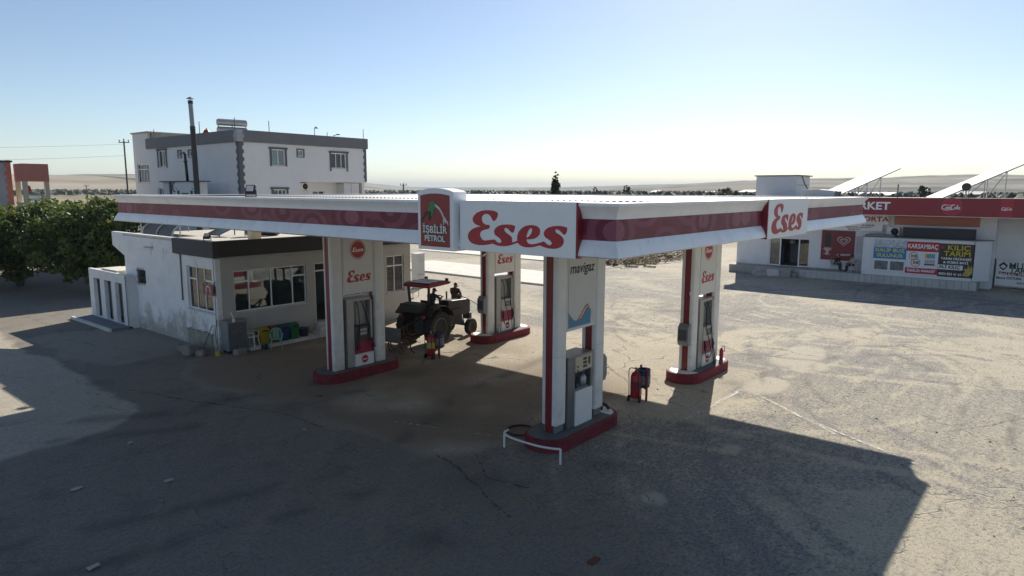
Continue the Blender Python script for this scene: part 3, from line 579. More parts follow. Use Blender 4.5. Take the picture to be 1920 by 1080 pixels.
def lpg_pump(loc):
    t = thing('gas_dispenser', 'low gas pump with cream display head and plain white door nearest the camera', 'fuel pump', (loc[0], loc[1], .364))
    CAB = mat('lpg_cabinet', (.17,.175,.18), .4, metal=.35, var=.15)
    MB().box(-.70,-.36,-.28,.28,0,2.0).box(-.36,.48,-.10,.28,0,2.0).build('cabinet', CAB, t, bev=.012)
    MB().box(-.36,.50,-.32,-.101,0,1.02).build('door', mat('lpg_door', (.76,.76,.75), .35, var=.05), t, bev=.01)
    MB().box(-.715,.52,-.31,.30,2.001,2.06).build('top_cover', mat('lpg_top', (.26,.26,.25), .4, metal=.4, var=.12), t, bev=.015)
    d = MB().box(-.36,.50,-.30,-.101,1.56,2.0).build('display_head', mat('cream_display', (.50,.44,.32), .4, var=.1), t, bev=.012)
    for zz in (1.64, 1.75, 1.86): MB().box(.02,.20,-.306,-.30,zz,zz+.075).build('display', INK, d)
    MB().box(.28,.38,-.306,-.30,1.70,1.92).build('keypad', BLACKPAINT, d)
    for zz in (1.72,1.60): MB().cyl((-.25,-.30,zz),(-.25,-.312,zz),.03,10).build('button', BLACKPAINT, d)
    MB().box(.43,.485,-.29,-.101,1.03,1.555).build('side_post', CAB, t)
    MB().lathe([(.10,1.10),(.12,1.14),(.12,1.34),(.07,1.42),(.03,1.44)], (.12,-.20,0), 14).build('meter_body', STEEL, t, smooth='auto')
    MB().tube(bez([(.12,-.2,1.44),(-.05,-.24,1.50),(-.20,-.22,1.34),(-.18,-.2,1.06)]), .022, 8).build('hose', HOSE, t, smooth=True)
    MB().box(-.86,-.715,-.18,.18,0,.62).build('red_side_box', RED, t, bev=.01)
    return t
lpg_pump((CX[0]-.0+.0, CY[0]))
# ================================================================== WALL / WINDOW TOOLS
def mapX(plane, sgn=1): return lambda a, z, d: (plane + sgn*d, a, z)     # wall facing -X (sgn 1): a runs along Y
def mapY(plane, sgn=1): return lambda a, z, d: (a, plane + sgn*d, z)
def wall_mesh(mp, a0, a1, z0, z1, t, holes, mb=None):
    mb = mb or MB(); As = sorted({a0, a1, *[h[0] for h in holes], *[h[1] for h in holes]}); Zs = sorted({z0, z1, *[h[2] for h in holes], *[h[3] for h in holes]})
    solid = lambda i, j: 0 <= i < len(As)-1 and 0 <= j < len(Zs)-1 and not any(h[0]-1e-6 <= As[i] and As[i+1] <= h[1]+1e-6 and h[2]-1e-6 <= Zs[j] and Zs[j+1] <= h[3]+1e-6 for h in holes)
    for i in range(len(As)-1):
        for j in range(len(Zs)-1):
            if not solid(i, j): continue
            A0, A1, B0, B1 = As[i], As[i+1], Zs[j], Zs[j+1]
            for d in (0, t): mb.add([mp(A0,B0,d), mp(A1,B0,d), mp(A1,B1,d), mp(A0,B1,d)], [(0,1,2,3)])
            for (di, dj, p, q) in ((-1,0,(A0,B0),(A0,B1)), (1,0,(A1,B0),(A1,B1)), (0,-1,(A0,B0),(A1,B0)), (0,1,(A0,B1),(A1,B1))):
                if not solid(i+di, j+dj): mb.add([mp(*p,0), mp(*q,0), mp(*q,t), mp(*p,t)], [(0,1,2,3)])
    return mb
def wall_build(mb, name, m, parent):
    o = mb.build(name, m, parent, world=True)
    bm = bmesh.new(); bm.from_mesh(o.data); bmesh.ops.remove_doubles(bm, verts=bm.verts, dist=1e-5); bmesh.ops.recalc_face_normals(bm, faces=bm.faces); bm.to_mesh(o.data); bm.free(); return o
def mbox(mb, mp, a0, a1, z0, z1, d0, d1):
    c = [mp(a, z, d) for d in (d0, d1) for z in (z0, z1) for a in (a0, a1)]
    return mb.add(c, [(0,1,3,2),(4,6,7,5),(0,4,5,1),(2,3,7,6),(0,2,6,4),(1,5,7,3)])
def window(parent, mp, a0, a1, z0, z1, cols=(1,), trans=None, d=.10, fw=.06, sill=True, gm=None, fm=None, name='window', tilt=None):
    gm = gm or GLASS; fm = fm or PVC; f = MB(); e = .0
    mbox(f, mp, a0+e, a0+fw, z0+e, z1-e, d, d+.07); mbox(f, mp, a1-fw, a1-e, z0+e, z1-e, d, d+.07); mbox(f, mp, a0+fw, a1-fw, z0+e, z0+fw, d, d+.07); mbox(f, mp, a0+fw, a1-fw, z1-fw, z1-e, d, d+.07)
    tot = sum(cols); a = a0; panes = []
    for i, c in enumerate(cols):
        b = a + (a1-a0)*c/tot; l = a + (fw if i == 0 else fw*.45); r = b - (fw if i == len(cols)-1 else fw*.45)
        if i < len(cols)-1: mbox(f, mp, b-fw*.45, b+fw*.45, z0+fw, z1-fw, d, d+.07)
        tr = trans[i] if trans else None
        if tr:
            zt = z0 + (z1-z0)*tr; mbox(f, mp, l, r, zt-.035, zt+.035, d+.002, d+.068); panes += [(l, r, z0+fw, zt-.035), (l, r, zt+.035, z1-fw)]
        else: panes.append((l, r, z0+fw, z1-fw))
        a = b
    w = f.build(name, fm, parent, world=True)
    for (l, r, b, t_) in panes:
        mbox(MB(), mp, l-.004, r+.004, b-.004, t_+.004, d+.03, d+.036).build('pane', gm, w, world=True)
    if sill:
        mbox(MB(), mp, a0-.06, a1+.06, z0-.05, z0-.002, -.06, d).build('sill', CONCW, w, world=True)
    return w
PLASTER = mat('stained_white_plaster', (.78,.785,.79), .85, var=.10, vs=1.2, bump=.25, bs=14, stain=.9, scol=(.36,.33,.29), zs=1.9)
FRONTP = mat('grey_beige_plaster', (.45,.44,.42), .85, var=.08, vs=1.5, bump=.15, bs=20, stain=.3, scol=(.26,.24,.21), zs=1.0)
ROOFC = mat('pale_roof_screed', (.52,.49,.43), .9, var=.2, bump=.2, stain=.4, scol=(.36,.33,.28))
# ================================================================== OFFICE
OX, OY = 3.6, 21.8
off = thing('station_office', 'low whitewashed office with dark grey roof band and wide front windows', 'building', (OX, OY, 0))
wh = (22.15, 24.45, 1.66, 3.60); gr = (28.85, 29.9, 2.27, 3.05)
wl_ = wall_build(wall_mesh(mapX(OX), OY, 31.25, -.05, 4.055, .22, [wh, gr]), 'wall', PLASTER, off)
fw = [(4.40, 8.03, 1.62, 3.46), (8.48, 9.55, .62, 3.48), (10.2, 12.4, 1.6, 3.46), (12.95, 14.15, 1.50, 3.48)]
wf = wall_build(wall_mesh(mapY(OY), OX+.22, 14.62, -.05, 4.62, .22, fw), 'wall', FRONTP, off)
# back and right wall with openings, floor and inner partition so that the rooms read as rooms
wall_build(wall_mesh(mapX(14.62, -1), OY+.22, 31.25, -.05, 4.62, .22, [(22.6, 24.6, 1.2, 3.4)]), 'wall', FRONTP, off)
wall_build(wall_mesh(mapY(31.25, -1), OX+.22, 14.40, -.05, 4.62, .22, [(5.0, 6.5, 1.2, 3.3)]), 'wall', DARKROOM, off)
box1('inner_wall', DARKROOM, off, OX+.22, 14.4, 26.4, 26.55, .5, 4.4)
box1('floor', mat('tile_floor', (.30,.28,.25), .5, var=.1), off, OX+.22, 14.4, OY+.22, 31.03, .45, .55)
rf = box1('roof', ROOFC, off, OX-.001, 14.61, OY+.001, 31.25, 4.62, 4.72)
wall_build(wall_mesh(mapX(OX), 25.45, 32.7, 4.06, 4.78, .2, []), 'parapet', PLASTER, off)
MB().prism([(OX+.002,31.26,4.06),(OX+.002,32.69,4.06),(OX+.002,31.26,3.60)], (.2,0,0)).build('corbel', PLASTER, off, world=True)
box1('fascia_band', DARKGREY, off, OX-.14, OX+.12, OY-.14, 25.44, 4.10, 4.80); box1('fascia_band', mat('black_front_band', (.022,.023,.026), .5, var=.2), off, OX+.121, 14.75, OY-.14, OY+.12, 4.10, 4.80)
window(off, mapX(OX), *wh, (1, .9, .9), (.70, None, .70), d=.09)
window(off, mapY(OY), *fw[0], (.70, 1.06, 1.06, .70), (.73, None, None, .73), d=.09)
window(off, mapY(OY), *fw[2], (1, 1), (None, None), d=.09)
window(off, mapY(OY), *fw[3], (1, 1.1), (.72, .72), d=.09)
window(off, mapX(14.62, -1), 22.6, 24.6, 1.2, 3.4, (1, 1), (None, None), d=.09); window(off, mapY(31.25, -1), 5.0, 6.5, 1.2, 3.3, (1, 1), None, d=.09)
gw = MB(); mbox(gw, mapX(OX), gr[0], gr[1], gr[2], gr[2]+.05, .02, .08); mbox(gw, mapX(OX), gr[0], gr[1], gr[3]-.05, gr[3], .02, .08); mbox(gw, mapX(OX), gr[0], gr[0]+.05, gr[2]+.05, gr[3]-.05, .02, .08); mbox(gw, mapX(OX), gr[1]-.05, gr[1], gr[2]+.05, gr[3]-.05, .02, .08)
gwo = gw.build('barred_window', PVC, off, world=True)
for k in range(1, 6): MB().cyl((OX-.03, gr[0]+k*.175, gr[2]-.05), (OX-.03, gr[0]+k*.175, gr[3]+.05), .011, 6).build('grille_bar', BLACKPAINT, gwo, world=True)
for zz in (gr[2]+.1, (gr[2]+gr[3])/2, gr[3]-.1): MB().tube(bez([(OX-.035, gr[0]-.02, zz), (OX-.035, gr[0]+.3, zz+.05), (OX-.035, gr[0]+.7, zz-.05), (OX-.035, gr[1]+.02, zz)], 5), .010, 6).build('grille_scroll', BLACKPAINT, gwo, world=True)
mbox(MB(), mapX(OX), gr[0]+.05, gr[1]-.05, gr[2]+.05, gr[3]-.05, .06, .066).build('pane', GLASS, gwo, world=True)
# door with barred transom
do = MB(); mp = mapY(OY); mbox(do, mp, 8.48, 8.55, .62, 3.48, .06, .14); mbox(do, mp, 9.48, 9.55, .62, 3.48, .06, .14); mbox(do, mp, 8.55, 9.48, 3.05, 3.12, .06, .14); mbox(do, mp, 8.55, 9.48, 3.42, 3.48, .06, .14)
door = do.build('door', WHITE, off, world=True)
MB().prism([(8.56,OY+.12,.63),(8.60,OY+.12,.63),(9.0,OY+.95,.63),(8.96,OY+.97,.63)], (0,0,2.4)).build('door_leaf', mat('grey_door_leaf', (.30,.32,.34), .45, var=.1), door, world=True)
for k in range(9): MB().tube(bez([(8.60+k*.105, OY+.08, 3.13), (8.64+k*.105, OY+.08, 3.27), (8.58+k*.105, OY+.08, 3.41)], 4), .010, 6).build('grille_bar', BLACKPAINT, door, world=True)
STEPM = mat('white_tile_step', (.60,.58,.54), .6, var=.12, stain=.4, scol=(.35,.31,.27))
for k, (x0, x1, y0, h) in enumerate(((8.1, 10.3, 20.95, .22), (8.35, 10.1, 21.25, .42), (8.45, 9.7, 21.52, .60))): box1('step', STEPM, off, x0, x1, y0, OY-.002, (0, .221, .421)[k] - .0, h, bev=.01)
box1('porch_kerb', CONCW, off, 4.6, 8.09, 21.0, OY-.003, -.02, .13, bev=.015)
# little fittings on the office
MB().cyl((OX-.035, 24.92, 4.08), (OX-.035, 24.95, 1.95), .035, 8).build('downpipe', MIDGREY, off, world=True)
MB().bar((OX-.05, 27.75, 4.20), (OX-.05, 28.65, 4.18), .07, .05).build('tube_lamp', STEEL, off, world=True)
box1('notice_plate', WHITESIGN, off, 9.2, 9.75, OY-.02, OY-.003, 3.62, 3.98)
MB().box(OX-.10, OX-.002, 22.3, 24.6, .62, .72).box(OX-.07, OX-.002, 22.35, 24.55, -.02, .62).build('trough', mat('stained_trough', (.33,.30,.25), .9, var=.3, bump=.4, stain=.6, scol=(.15,.13,.11)), off, world=True)
for yy in (22.7, 23.3, 24.1): MB().tube([(OX-.06,yy,.80),(OX-.16,yy,.80),(OX-.18,yy,.74)], .014, 6).build('tap', BLACKPAINT, off, world=True)
MB().tube(bez([(OX-.05,21.86,4.05),(OX-.06,21.84,2.6),(OX-.05,21.9,1.3),(OX-.09,21.95,.75),(OX-.05,21.88,.1)]), .012, 6).build('cable', BLACKPAINT, off, world=True)
wc = thing('restroom_sign', 'small red restroom sign with two white figures hanging by the office window', 'sign', (OX-.1, 22.27, 2.46))
MB().box(OX-.13, OX-.10, 21.83, 22.72, 2.46, 2.92).build('board', mat('red_wc_board', (.15,.01,.02), .35, var=.08), wc, world=True)
text('lettering', 'WC', .15, WHITESIGN, FX, (OX-.134, 22.27, 2.83), wc, thick=.004, ext=.002)
for dy in (.17, -.17):
    shape('figure_print', [[(-.035,.0),(-.05,.10),(-.09,.0),(-.10,.02),(-.06,.15),(-.03,.165),(.03,.165),(.06,.15),(.10,.02),(.09,.0),(.05,.10),(.035,.0),(.03,-.16),(.005,-.16),(0,-.02),(-.005,-.16),(-.03,-.16)], disc(.038, 14, (0,.21))], mat('pink_print', (.62,.40,.40), .5), FX, (OX-.134, 22.27+dy, 2.60), wc, .002)
MB().bar((OX-.1,22.7,2.92),(OX+.0,22.7,3.06),.02).bar((OX-.1,21.9,2.92),(OX+.0,21.9,3.06),.02).build('hanger', BLACKPAINT, wc, world=True)
fl2 = thing('floodlight', 'black floodlight on the corner of the dark office roof band', 'floodlight', (OX-.02, 22.3, 4.80)); floodlight(fl2, R(35), 40, .9)
# curved awning frame and clutter on the office roof
aw = thing('curved_roof_awning', 'dark curved sheet awning on pale ribs on the back of the office roof', 'awning', (OX+.5, 29.2, 4.72))
def arcpts(y, n=9, r=1.25): return [(4.3 + r*1.9*(1-math.cos(R(90*k/n))), y, 4.72 + .95*math.sin(R(90*k/n))) for k in range(n+1)]
sh_ = MB(); a_, b_ = arcpts(30.6), arcpts(27.2); n_ = len(a_)
sh_.add([*a_, *b_, *[(x,y,z-.03) for x,y,z in a_], *[(x,y,z-.03) for x,y,z in b_]], [(k,k+1,n_+k+1,n_+k) for k in range(n_-1)] + [(2*n_+k,3*n_+k,3*n_+k+1,2*n_+k+1) for k in range(n_-1)])
sh_.build('sheet', mat('brown_awning_sheet', (.10,.085,.07), .5, var=.2), aw, world=True, smooth=True)
for yy in (30.62, 28.9, 27.18): MB().tube([(x-.03, y, z+.02) for x, y, z in arcpts(yy)], .035, 6).build('rib', mat('pale_rib', (.55,.53,.48), .5), aw, world=True)
for (x, y) in ((6.65, 30.6), (6.65, 27.2), (4.3, 30.75), (4.35, 26.5)): MB().cyl((x, y, 4.72), (x, y, 5.68 if x > 5 else 5.55), .03, 6).build('post', STEEL, aw, world=True)
tk = thing('roof_hatch', 'small cream ventilation box on the office roof edge', 'vent', (5.9, 22.6, 4.72))
MB().box(5.7,6.15,22.4,22.8,4.72,5.2).build('box', mat('cream_paint', (.62,.56,.42), .6, var=.1), tk, world=True, bev=.01); MB().box(5.66,6.19,22.36,22.84,5.2,5.24).build('lid', WHITE, tk, world=True)
blk = thing('roof_water_tank', 'dark grey water tank lying on the office roof', 'tank', (7.4, 24.4, 4.72)); MB().tube([(6.6,24.4,5.1),(6.64,24.4,5.1),(8.2,24.4,5.1),(8.24,24.4,5.1)], [.28,.36,.36,.28], 18).build('barrel', mat('dark_tank', (.07,.075,.085), .5, var=.15), blk, world=True, smooth='auto'); MB().box(6.8,6.9,24.1,24.7,4.72,4.85).box(7.9,8.0,24.1,24.7,4.72,4.85).build('cradle', RUST, blk, world=True)
pn = thing('roof_solar_collector', 'tilted dark collector panel on the office roof', 'solar panel', (6.0, 26.0, 4.72)); MB().prism([(5.4,24.9,4.80),(6.9,24.9,5.42),(6.9,24.9,5.47),(5.4,24.9,4.85)], (0,1.2,0)).build('collector', mat('dark_collector', (.035,.04,.055), .25, var=.1), pn, world=True)
for yy in (25.0, 26.0): MB().bar((6.8,yy,4.72),(6.8,yy,5.42),.04).bar((5.5,yy,4.72),(5.5,yy,4.84),.04).build('leg', RUST, pn, world=True)
# ================================================================== RESTROOM ANNEX
an = thing('restroom_annex', 'small white lean-to with three narrow door bays at the end of the office', 'building', (3.1, 32.4, 0))
AP = mat('annex_white_plaster', (.74,.74,.73), .8, var=.08, bump=.2, stain=.35, scol=(.5,.46,.4))
bays = [(30.55, 31.45), (31.95, 32.85), (33.45, 34.35)]
wall_build(wall_mesh(mapX(3.1), 30.0, 34.95, .10, 2.72, .18, [(a, b, .16, 2.25) for a, b in bays]), 'wall', AP, an)
wall_build(wall_mesh(mapX(4.55), 31.47, 34.95, .0, 2.60, .12, []), 'wall', AP, an); box1('end_wall', AP, an, 3.281, 4.55, 34.78, 34.95, .0, 2.62); box1('end_wall', AP, an, 3.281, 3.595, 30.0, 30.15, .0, 2.62)
box1('annex_roof', ROOFC, an, 3.285, 4.7, 31.30, 34.9, 2.62, 2.68); box1('floor_slab', mat('blue_grey_platform', (.17,.18,.20), .7, var=.15), an, 2.25, 3.09, 29.9, 35.2, -.02, .14); box1('platform_edge', CONCW, an, 2.13, 2.249, 29.9, 35.2, -.02, .15)
box1('inner_floor', MIDGREY, an, 3.285, 4.5, 30.2, 34.75, .02, .13)
for k, (a, b) in enumerate(bays):
    if k: MB().box(3.50, 4.5, a-.28, a-.20, .13, 2.60).build('partition', AP, an, world=True)
    dm = MB().box(3.40, 3.44, a+.30 if k < 2 else a+.05, b-.02, .16, 2.02).build('door', mat('grey_toilet_door', (.20,.22,.25), .5, var=.12) if k < 2 else WHITE, an, world=True)
    if k == 2: MB().box(3.39, 3.399, a+.30, b-.28, 1.25, 1.78).build('door_pane', mat('dim_pane', (.10,.11,.12), .2), dm, world=True)
    else: MB().cyl((3.36, a+.40, 1.1),(3.40, a+.40, 1.1), .025, 8).build('handle', STEEL, dm, world=True)
MB().tube([(3.07,30.0,2.7),(3.06,29.97,1.8),(3.06,29.98,.1)], .02, 6).build('drain_pipe', MIDGREY, an, world=True)
box1('roof_lid', mat('cream_roof_lid', (.66,.62,.52), .7, var=.1), an, 3.3, 4.6, 31.5, 33.6, 2.69, 2.80)
# ================================================================== THINGS BY THE OFFICE WALL
cb = thing('metal_cabinet', 'grey steel cabinet standing at the office corner', 'cabinet', (4.09, 21.06, 0))
MB().box(3.66,4.56,21.16,21.72,.10,1.36).build('body', mat('grey_cabinet_steel', (.24,.26,.285), .45, metal=.4, var=.14, stain=.3, scol=(.14,.13,.12)), cb, world=True, bev=.01)
MB().box(3.64,4.58,21.13,21.75,1.361,1.40).build('top', STEEL, cb, world=True); MB().box(3.71,4.51,21.145,21.16,.16,1.30).build('door', mat('dark_cabinet_door', (.13,.14,.15), .5, metal=.3, var=.18), cb, world=True)
for x in (3.70,4.48): MB().box(x,x+.05,21.2,21.26,0,.10).box(x,x+.05,21.6,21.66,0,.10).build('leg', BLACKPAINT, cb, world=True)
for zz in (.9,): 
    for x in (3.99,4.24): MB().cyl((x,21.145,zz),(x,21.12,zz),.02,8).build('knob', STEEL, cb, world=True)
cp = thing('flower_pot', 'tiny white pot with a stick on the grey cabinet', 'pot', (3.84, 20.94, 1.40)); MB().lathe([(.05,0),(.07,.13),(.06,.13),(.045,.03)], (0,0,0), 12).build('pot', WHITE, cp); MB().tube([(0,0,.03),(-.03,.02,.25),(-.10,.05,.42)], [.012,.015,.03], 6).build('stem', WHITE, cp)
def plastic_chair(lab, loc, rz, m, group=None):
    t = thing('plastic_chair', lab, 'chair', loc, rz, group)
    MB().prism([(-.21,-.22,.41),(.22,-.20,.43),(.24,0,.435),(.22,.20,.43),(-.21,.22,.41)], (0,0,.03)).build('seat', m, t, bev=.012)
    for sx, sy in ((1,1),(1,-1),(-1,1),(-1,-1)): MB().tube([(sx*.19,sy*.19,.42),(sx*.25,sy*.25,0)], [.028,.02], 6).build('leg', m, t)
    bk = MB(); arch_ = [(-.20,-.21,.43),(-.27,-.22,.66),(-.31,-.15,.82),(-.32,0,.86),(-.31,.15,.82),(-.27,.22,.66),(-.20,.21,.43)]; bk.tube(bez(arch_, 4), .022, 6)
    for yy in (-.12,-.06,0,.06,.12): bk.bar((-.21,yy,.44),(-.31,yy*.9,.83),.035,.012)
    bk.build('backrest', m, t)
    for sy in (1,-1): MB().tube(bez([(-.27,sy*.23,.64),(0,sy*.28,.66),(.20,sy*.26,.64),(.22,sy*.22,.43)], 4), .02, 6).build('armrest', m, t)
    return t
plastic_chair('cream white plastic chair beside the grey cabinet', (4.78, 21.25, .13), R(-55), mat('white_plastic', (.66,.68,.60), .4, var=.06))
plastic_chair('pale green plastic chair in front of the recycling bins', (5.55, 20.55, 0), R(-120), mat('mint_plastic', (.16,.42,.30), .4, var=.08))
def rbin(lab, x, col):
    t = thing('recycling_bin', lab, 'bin', (x, 21.38, .13), 0, 'recycling bins along the office wall'); m = mat('bin_plastic_%d' % int(x*100), col, .45, var=.12)
    MB().add([(-.19,-.22,0),(.19,-.22,0),(.19,.22,0),(-.19,.22,0),(-.225,-.26,.56),(.225,-.26,.56),(.225,.26,.56),(-.225,.26,.56)], [(0,3,2,1),(4,5,6,7),(0,1,5,4),(1,2,6,5),(2,3,7,6),(3,0,4,7)]).build('tub', m, t, bev=.02)
    MB().prism([(-.235,-.28,.561),(-.235,.28,.561),(-.235,.2,.70),(-.235,.0,.75),(-.235,-.18,.68)], (.47,0,0)).build('lid', m, t, bev=.02); MB().box(-.13,.13,-.275,-.25,.58,.65).build('slot', BLACKPAINT, t)
rbin('yellow recycling bin behind the white chair', 5.38, (.34,.26,.02)); rbin('dark red recycling bin between the yellow and blue ones', 5.88, (.18,.015,.022)); rbin('blue recycling bin between the red and green ones', 6.38, (.015,.045,.14)); rbin('green recycling bin at the right end of the row', 6.88, (.008,.15,.05))
bk = thing('bucket', 'black plastic bucket by the office wall right of the green bin', 'bucket', (7.5, 21.4, .13)); MB().lathe([(.18,0),(.24,.36),(.26,.36),(.26,.39),(.23,.39),(.17,.03)], (0,0,0), 18).build('tub', mat('navy_bucket', (.03,.04,.07), .5), bk, smooth='auto'); MB().tube([(.25*math.cos(R(a)), .25*math.sin(R(a))*.3-.1, .39+.0*a) for a in range(0,181,30)], .008, 5).build('handle', STEEL, bk)
pt = thing('paint_tin', 'small black tin at the platform edge by the green chair', 'tin', (5.15, 20.85, 0)); MB().lathe([(.14,0),(.14,.26),(.12,.26),(.12,.03)], (0,0,0), 16).build('tin', BLACKPAINT, pt); MB().lathe([(.145,.245),(.145,.27),(.12,.27),(.12,.245)], (0,0,0), 16).build('rim', STEEL, pt)
def rough_block(nm, lab, loc, sz, rz, m, grp=None):
    bm = bmesh.new(); bmesh.ops.create_cube(bm, size=1); bmesh.ops.bevel(bm, geom=bm.edges[:], offset=.08, segments=2, affect='EDGES')
    for v in bm.verts: v.co = Vector((v.co.x*sz[0], v.co.y*sz[1], (v.co.z+.5)*sz[2])) + Vector((random.uniform(-1,1), random.uniform(-1,1), random.uniform(-1,1)))*.012
    me = bpy.data.meshes.new(nm); bm.to_mesh(me); bm.free(); me.materials.append(m); o = obj(nm, me, None, loc); o.rotation_euler = (0,0,rz); return tag(o, lab, 'block', grp)
STONE = mat('grey_stone', (.27,.25,.225), .9, var=.3, bump=.5, stain=.4, scol=(.16,.14,.12))
rough_block('concrete_block', 'square concrete block standing in front of the water trough', (2.55,22.35,0), (.48,.5,.44), .3, STONE); rough_block('concrete_slab', 'low broken slab lying behind the square concrete block', (2.75,23.1,0), (.5,.9,.28), .1, STONE); rough_block('concrete_block', 'small block right of the square concrete block', (2.75,21.75,0), (.34,.36,.26), .6, STONE); rough_block('stone', 'rounded grey stone at the foot of the grey cabinet', (3.95,20.75,0), (.5,.36,.24), .2, STONE)
br = thing('broom', 'broom with yellow head leaning on the office corner', 'broom', (3.3,21.5,0)); MB().tube([(3.25,21.35,.12),(3.50,21.72,1.45)], .016, 6).build('stick', WOOD, br, world=True); MB().prism([(3.12,21.22,.0),(3.30,21.16,.0),(3.32,21.36,.17),(3.2,21.40,.17)], (.02,.1,0)).build('bristles', mat('yellow_bristle', (.5,.38,.04), .7), br, world=True)
sv = thing('shovel', 'dark shovel leaning beside the broom at the office corner', 'shovel', (3.1,21.8,0)); MB().tube([(2.95,21.95,.25),(3.52,22.2,1.15)], .016, 6).build('stick', BLACKPAINT, sv, world=True); MB().prism([(2.75,21.78,.0),(2.95,21.72,.02),(3.04,21.92,.28),(2.86,21.98,.28)], (.01,.02,0)).build('blade', RUST, sv, world=True)
# ================================================================== HOUSE BEHIND
hs = thing('two_storey_house', 'tall grey white house with dark grey parapet band behind the office', 'house', (18.0, 45.6, 0))
HP = mat('house_render', (.74,.73,.73), .85, var=.05, vs=.6, bump=.12, bs=10, stain=.12, scol=(.44,.42,.40)); HB = mat('house_grey_band', (.17,.175,.185), .7, var=.1, vs=1.0)
HX0, HX1, HY0, HY1 = 18.0, 30.6, 45.6, 62.4
fwin = [(20.85,22.1,8.92,10.28),(23.32,23.88,9.78,10.32),(26.72,28.36,8.86,10.22),(20.85,22.1,5.65,6.98)]
wall_build(wall_mesh(mapY(HY0), HX0, HX1, 7.66, 10.72, .3, [fwin[0], fwin[1], fwin[2]]), 'upper_wall', HP, hs)
wall_build(wall_mesh(mapY(HY0), HX0, 23.46, 0, 7.659, .3, [fwin[3]]), 'lower_wall', HP, hs)
lw2 = (25.6,26.9,5.7,6.86)
wall_build(wall_mesh(mapY(HY0+1.4), 23.461, HX1-.6, 0, 7.60, .3, [lw2]), 'recessed_wall', HP, hs); box1('return_wall', HP, hs, 23.16, 23.459, HY0+.301, HY0+1.7, 0, 7.655)
box1('ceiling_slab', HP, hs, 23.47, HX1, HY0+.002, HY0+1.699, 7.601, 7.658); box1('terrace', CONC, hs, 23.47, HX1, HY0, HY0+1.39, 3.0, 4.2)
swin = [(58.55,60.2,8.96,10.5),(55.5,56.1,9.78,10.32),(53.5,54.1,9.78,10.30),(62.45,65.05,7.55,9.35),(59.6,60.7,5.9,7.1)]
wall_build(wall_mesh(mapX(HX0), HY0+.301, HY1, 0, 10.72, .3, [swin[0], swin[1], swin[2], swin[4]]), 'side_wall', HP, hs)
wall_build(wall_mesh(mapX(HX0+.02), HY1+.001, 65.7, 0, 12.25, .3, [swin[3]]), 'stair_wall', HP, hs)
wall_build(wall_mesh(mapX(HX1, -1), HY0+.301, HY1, 0, 10.72, .3, []), 'side_wall', HP, hs); wall_build(wall_mesh(mapY(HY1, -1), HX0+.301, HX1-.301, 0, 10.72, .3, []), 'back_wall', HP, hs)
wall_build(wall_mesh(mapY(65.7, -1), HX0+.33, 24.0, 0, 12.25, .3, []), 'stair_wall', HP, hs); box1('stair_wall', HP, hs, 23.7, 24.0, HY1+.002, 65.39, 0, 12.25); box1('stair_wall', mat('raw_blockwork', (.33,.30,.27), .9, var=.25, vs=4, bump=.3), hs, HX0+.33, 23.69, HY1-.3, HY1-.002, 10.9, 12.25)
box1('stair_roof', CONC, hs, HX0-.1, 24.1, HY1-.35, 65.85, 12.25, 12.37)
box1('roof_slab', ROOFC, hs, HX0+.301, HX1-.301, HY0+.301, HY1-.301, 10.55, 10.70); box1('floor_slab', DARKROOM, hs, HX0+.301, HX1-.301, HY0+1.71, HY1-.301, 7.45, 7.60); box1('inner_wall', DARKROOM, hs, HX0+.301, HX1-.301, 50.0, 50.2, 4.2, 10.5)
for (x0,x1,y0,y1) in ((HX0-.16,HX1+.16,HY0-.16,HY0+.12),(HX0-.16,HX0+.12,HY0+.121,HY1),(HX1-.12,HX1+.16,HY0+.121,HY1)): box1('parapet_band', HB, hs, x0,x1,y0,y1,10.73,11.66)
SURR = mat('dark_window_surround', (.11,.115,.125), .7, var=.1)
CURT = mat('pale_curtain', (.55,.60,.66), .8, var=.08, vs=3)
for i, (w_, mp_, cols) in enumerate([(fwin[0], mapY(HY0), (1,1)), (fwin[1], mapY(HY0), (1,)), (fwin[2], mapY(HY0), (1,1,.9)), (fwin[3], mapY(HY0), (1,.7,.7)), (lw2, mapY(HY0+1.4), (1,1)), (swin[0], mapX(HX0), (1,1)), (swin[1], mapX(HX0), (1,)), (swin[2], mapX(HX0), (1,)), (swin[3], mapX(HX0+.02), (1,1,1,1)), (swin[4], mapX(HX0), (1,1))]):
    ww = window(hs, mp_, *w_, cols, None if i != 8 else (.72,)*4, d=.10, fw=.08, sill=i != 1)
    if i in (0,2,3,5):
        sr = MB(); a0,a1,z0,z1 = w_; mbox(sr, mp_, a0-.16,a0-.001,z0-.25 if i == 2 else z0-.05,z1,-.05,.04); mbox(sr, mp_, a1+.001,a1+.16,z0-.25 if i == 2 else z0-.05,z1,-.05,.04); mbox(sr, mp_, a0-.24,a1+.24,z1+.001,z1+.16,-.08,.04); sr.build('surround', SURR, ww, world=True)
    elif i in (1,6,7):
        sr = MB(); a0,a1,z0,z1 = w_; mbox(sr, mp_, a0-.10,a0-.001,z0-.1,z1+.1,-.05,.04); mbox(sr, mp_, a1+.001,a1+.10,z0-.1,z1+.1,-.05,.04); mbox(sr, mp_, a0,a1,z1+.001,z1+.1,-.05,.04); mbox(sr, mp_, a0,a1,z0-.1,z0-.055,-.05,.04); sr.build('surround', SURR, ww, world=True)
    cc = MB(); a0,a1,z0,z1 = w_; mbox(cc, mp_, a0+.05, a0+(a1-a0)*(.95 if i == 8 else .62 if i in (0,2) else .4), z0+.05, z1-.05, .24, .26); cc.build('curtain', mat('salmon_curtain', (.55,.25,.17), .8) if i == 8 else CURT, ww, world=True)
k = 0; QM = mat('quoin_grey', (.12,.125,.135), .7, var=.12)
zq = 5.9
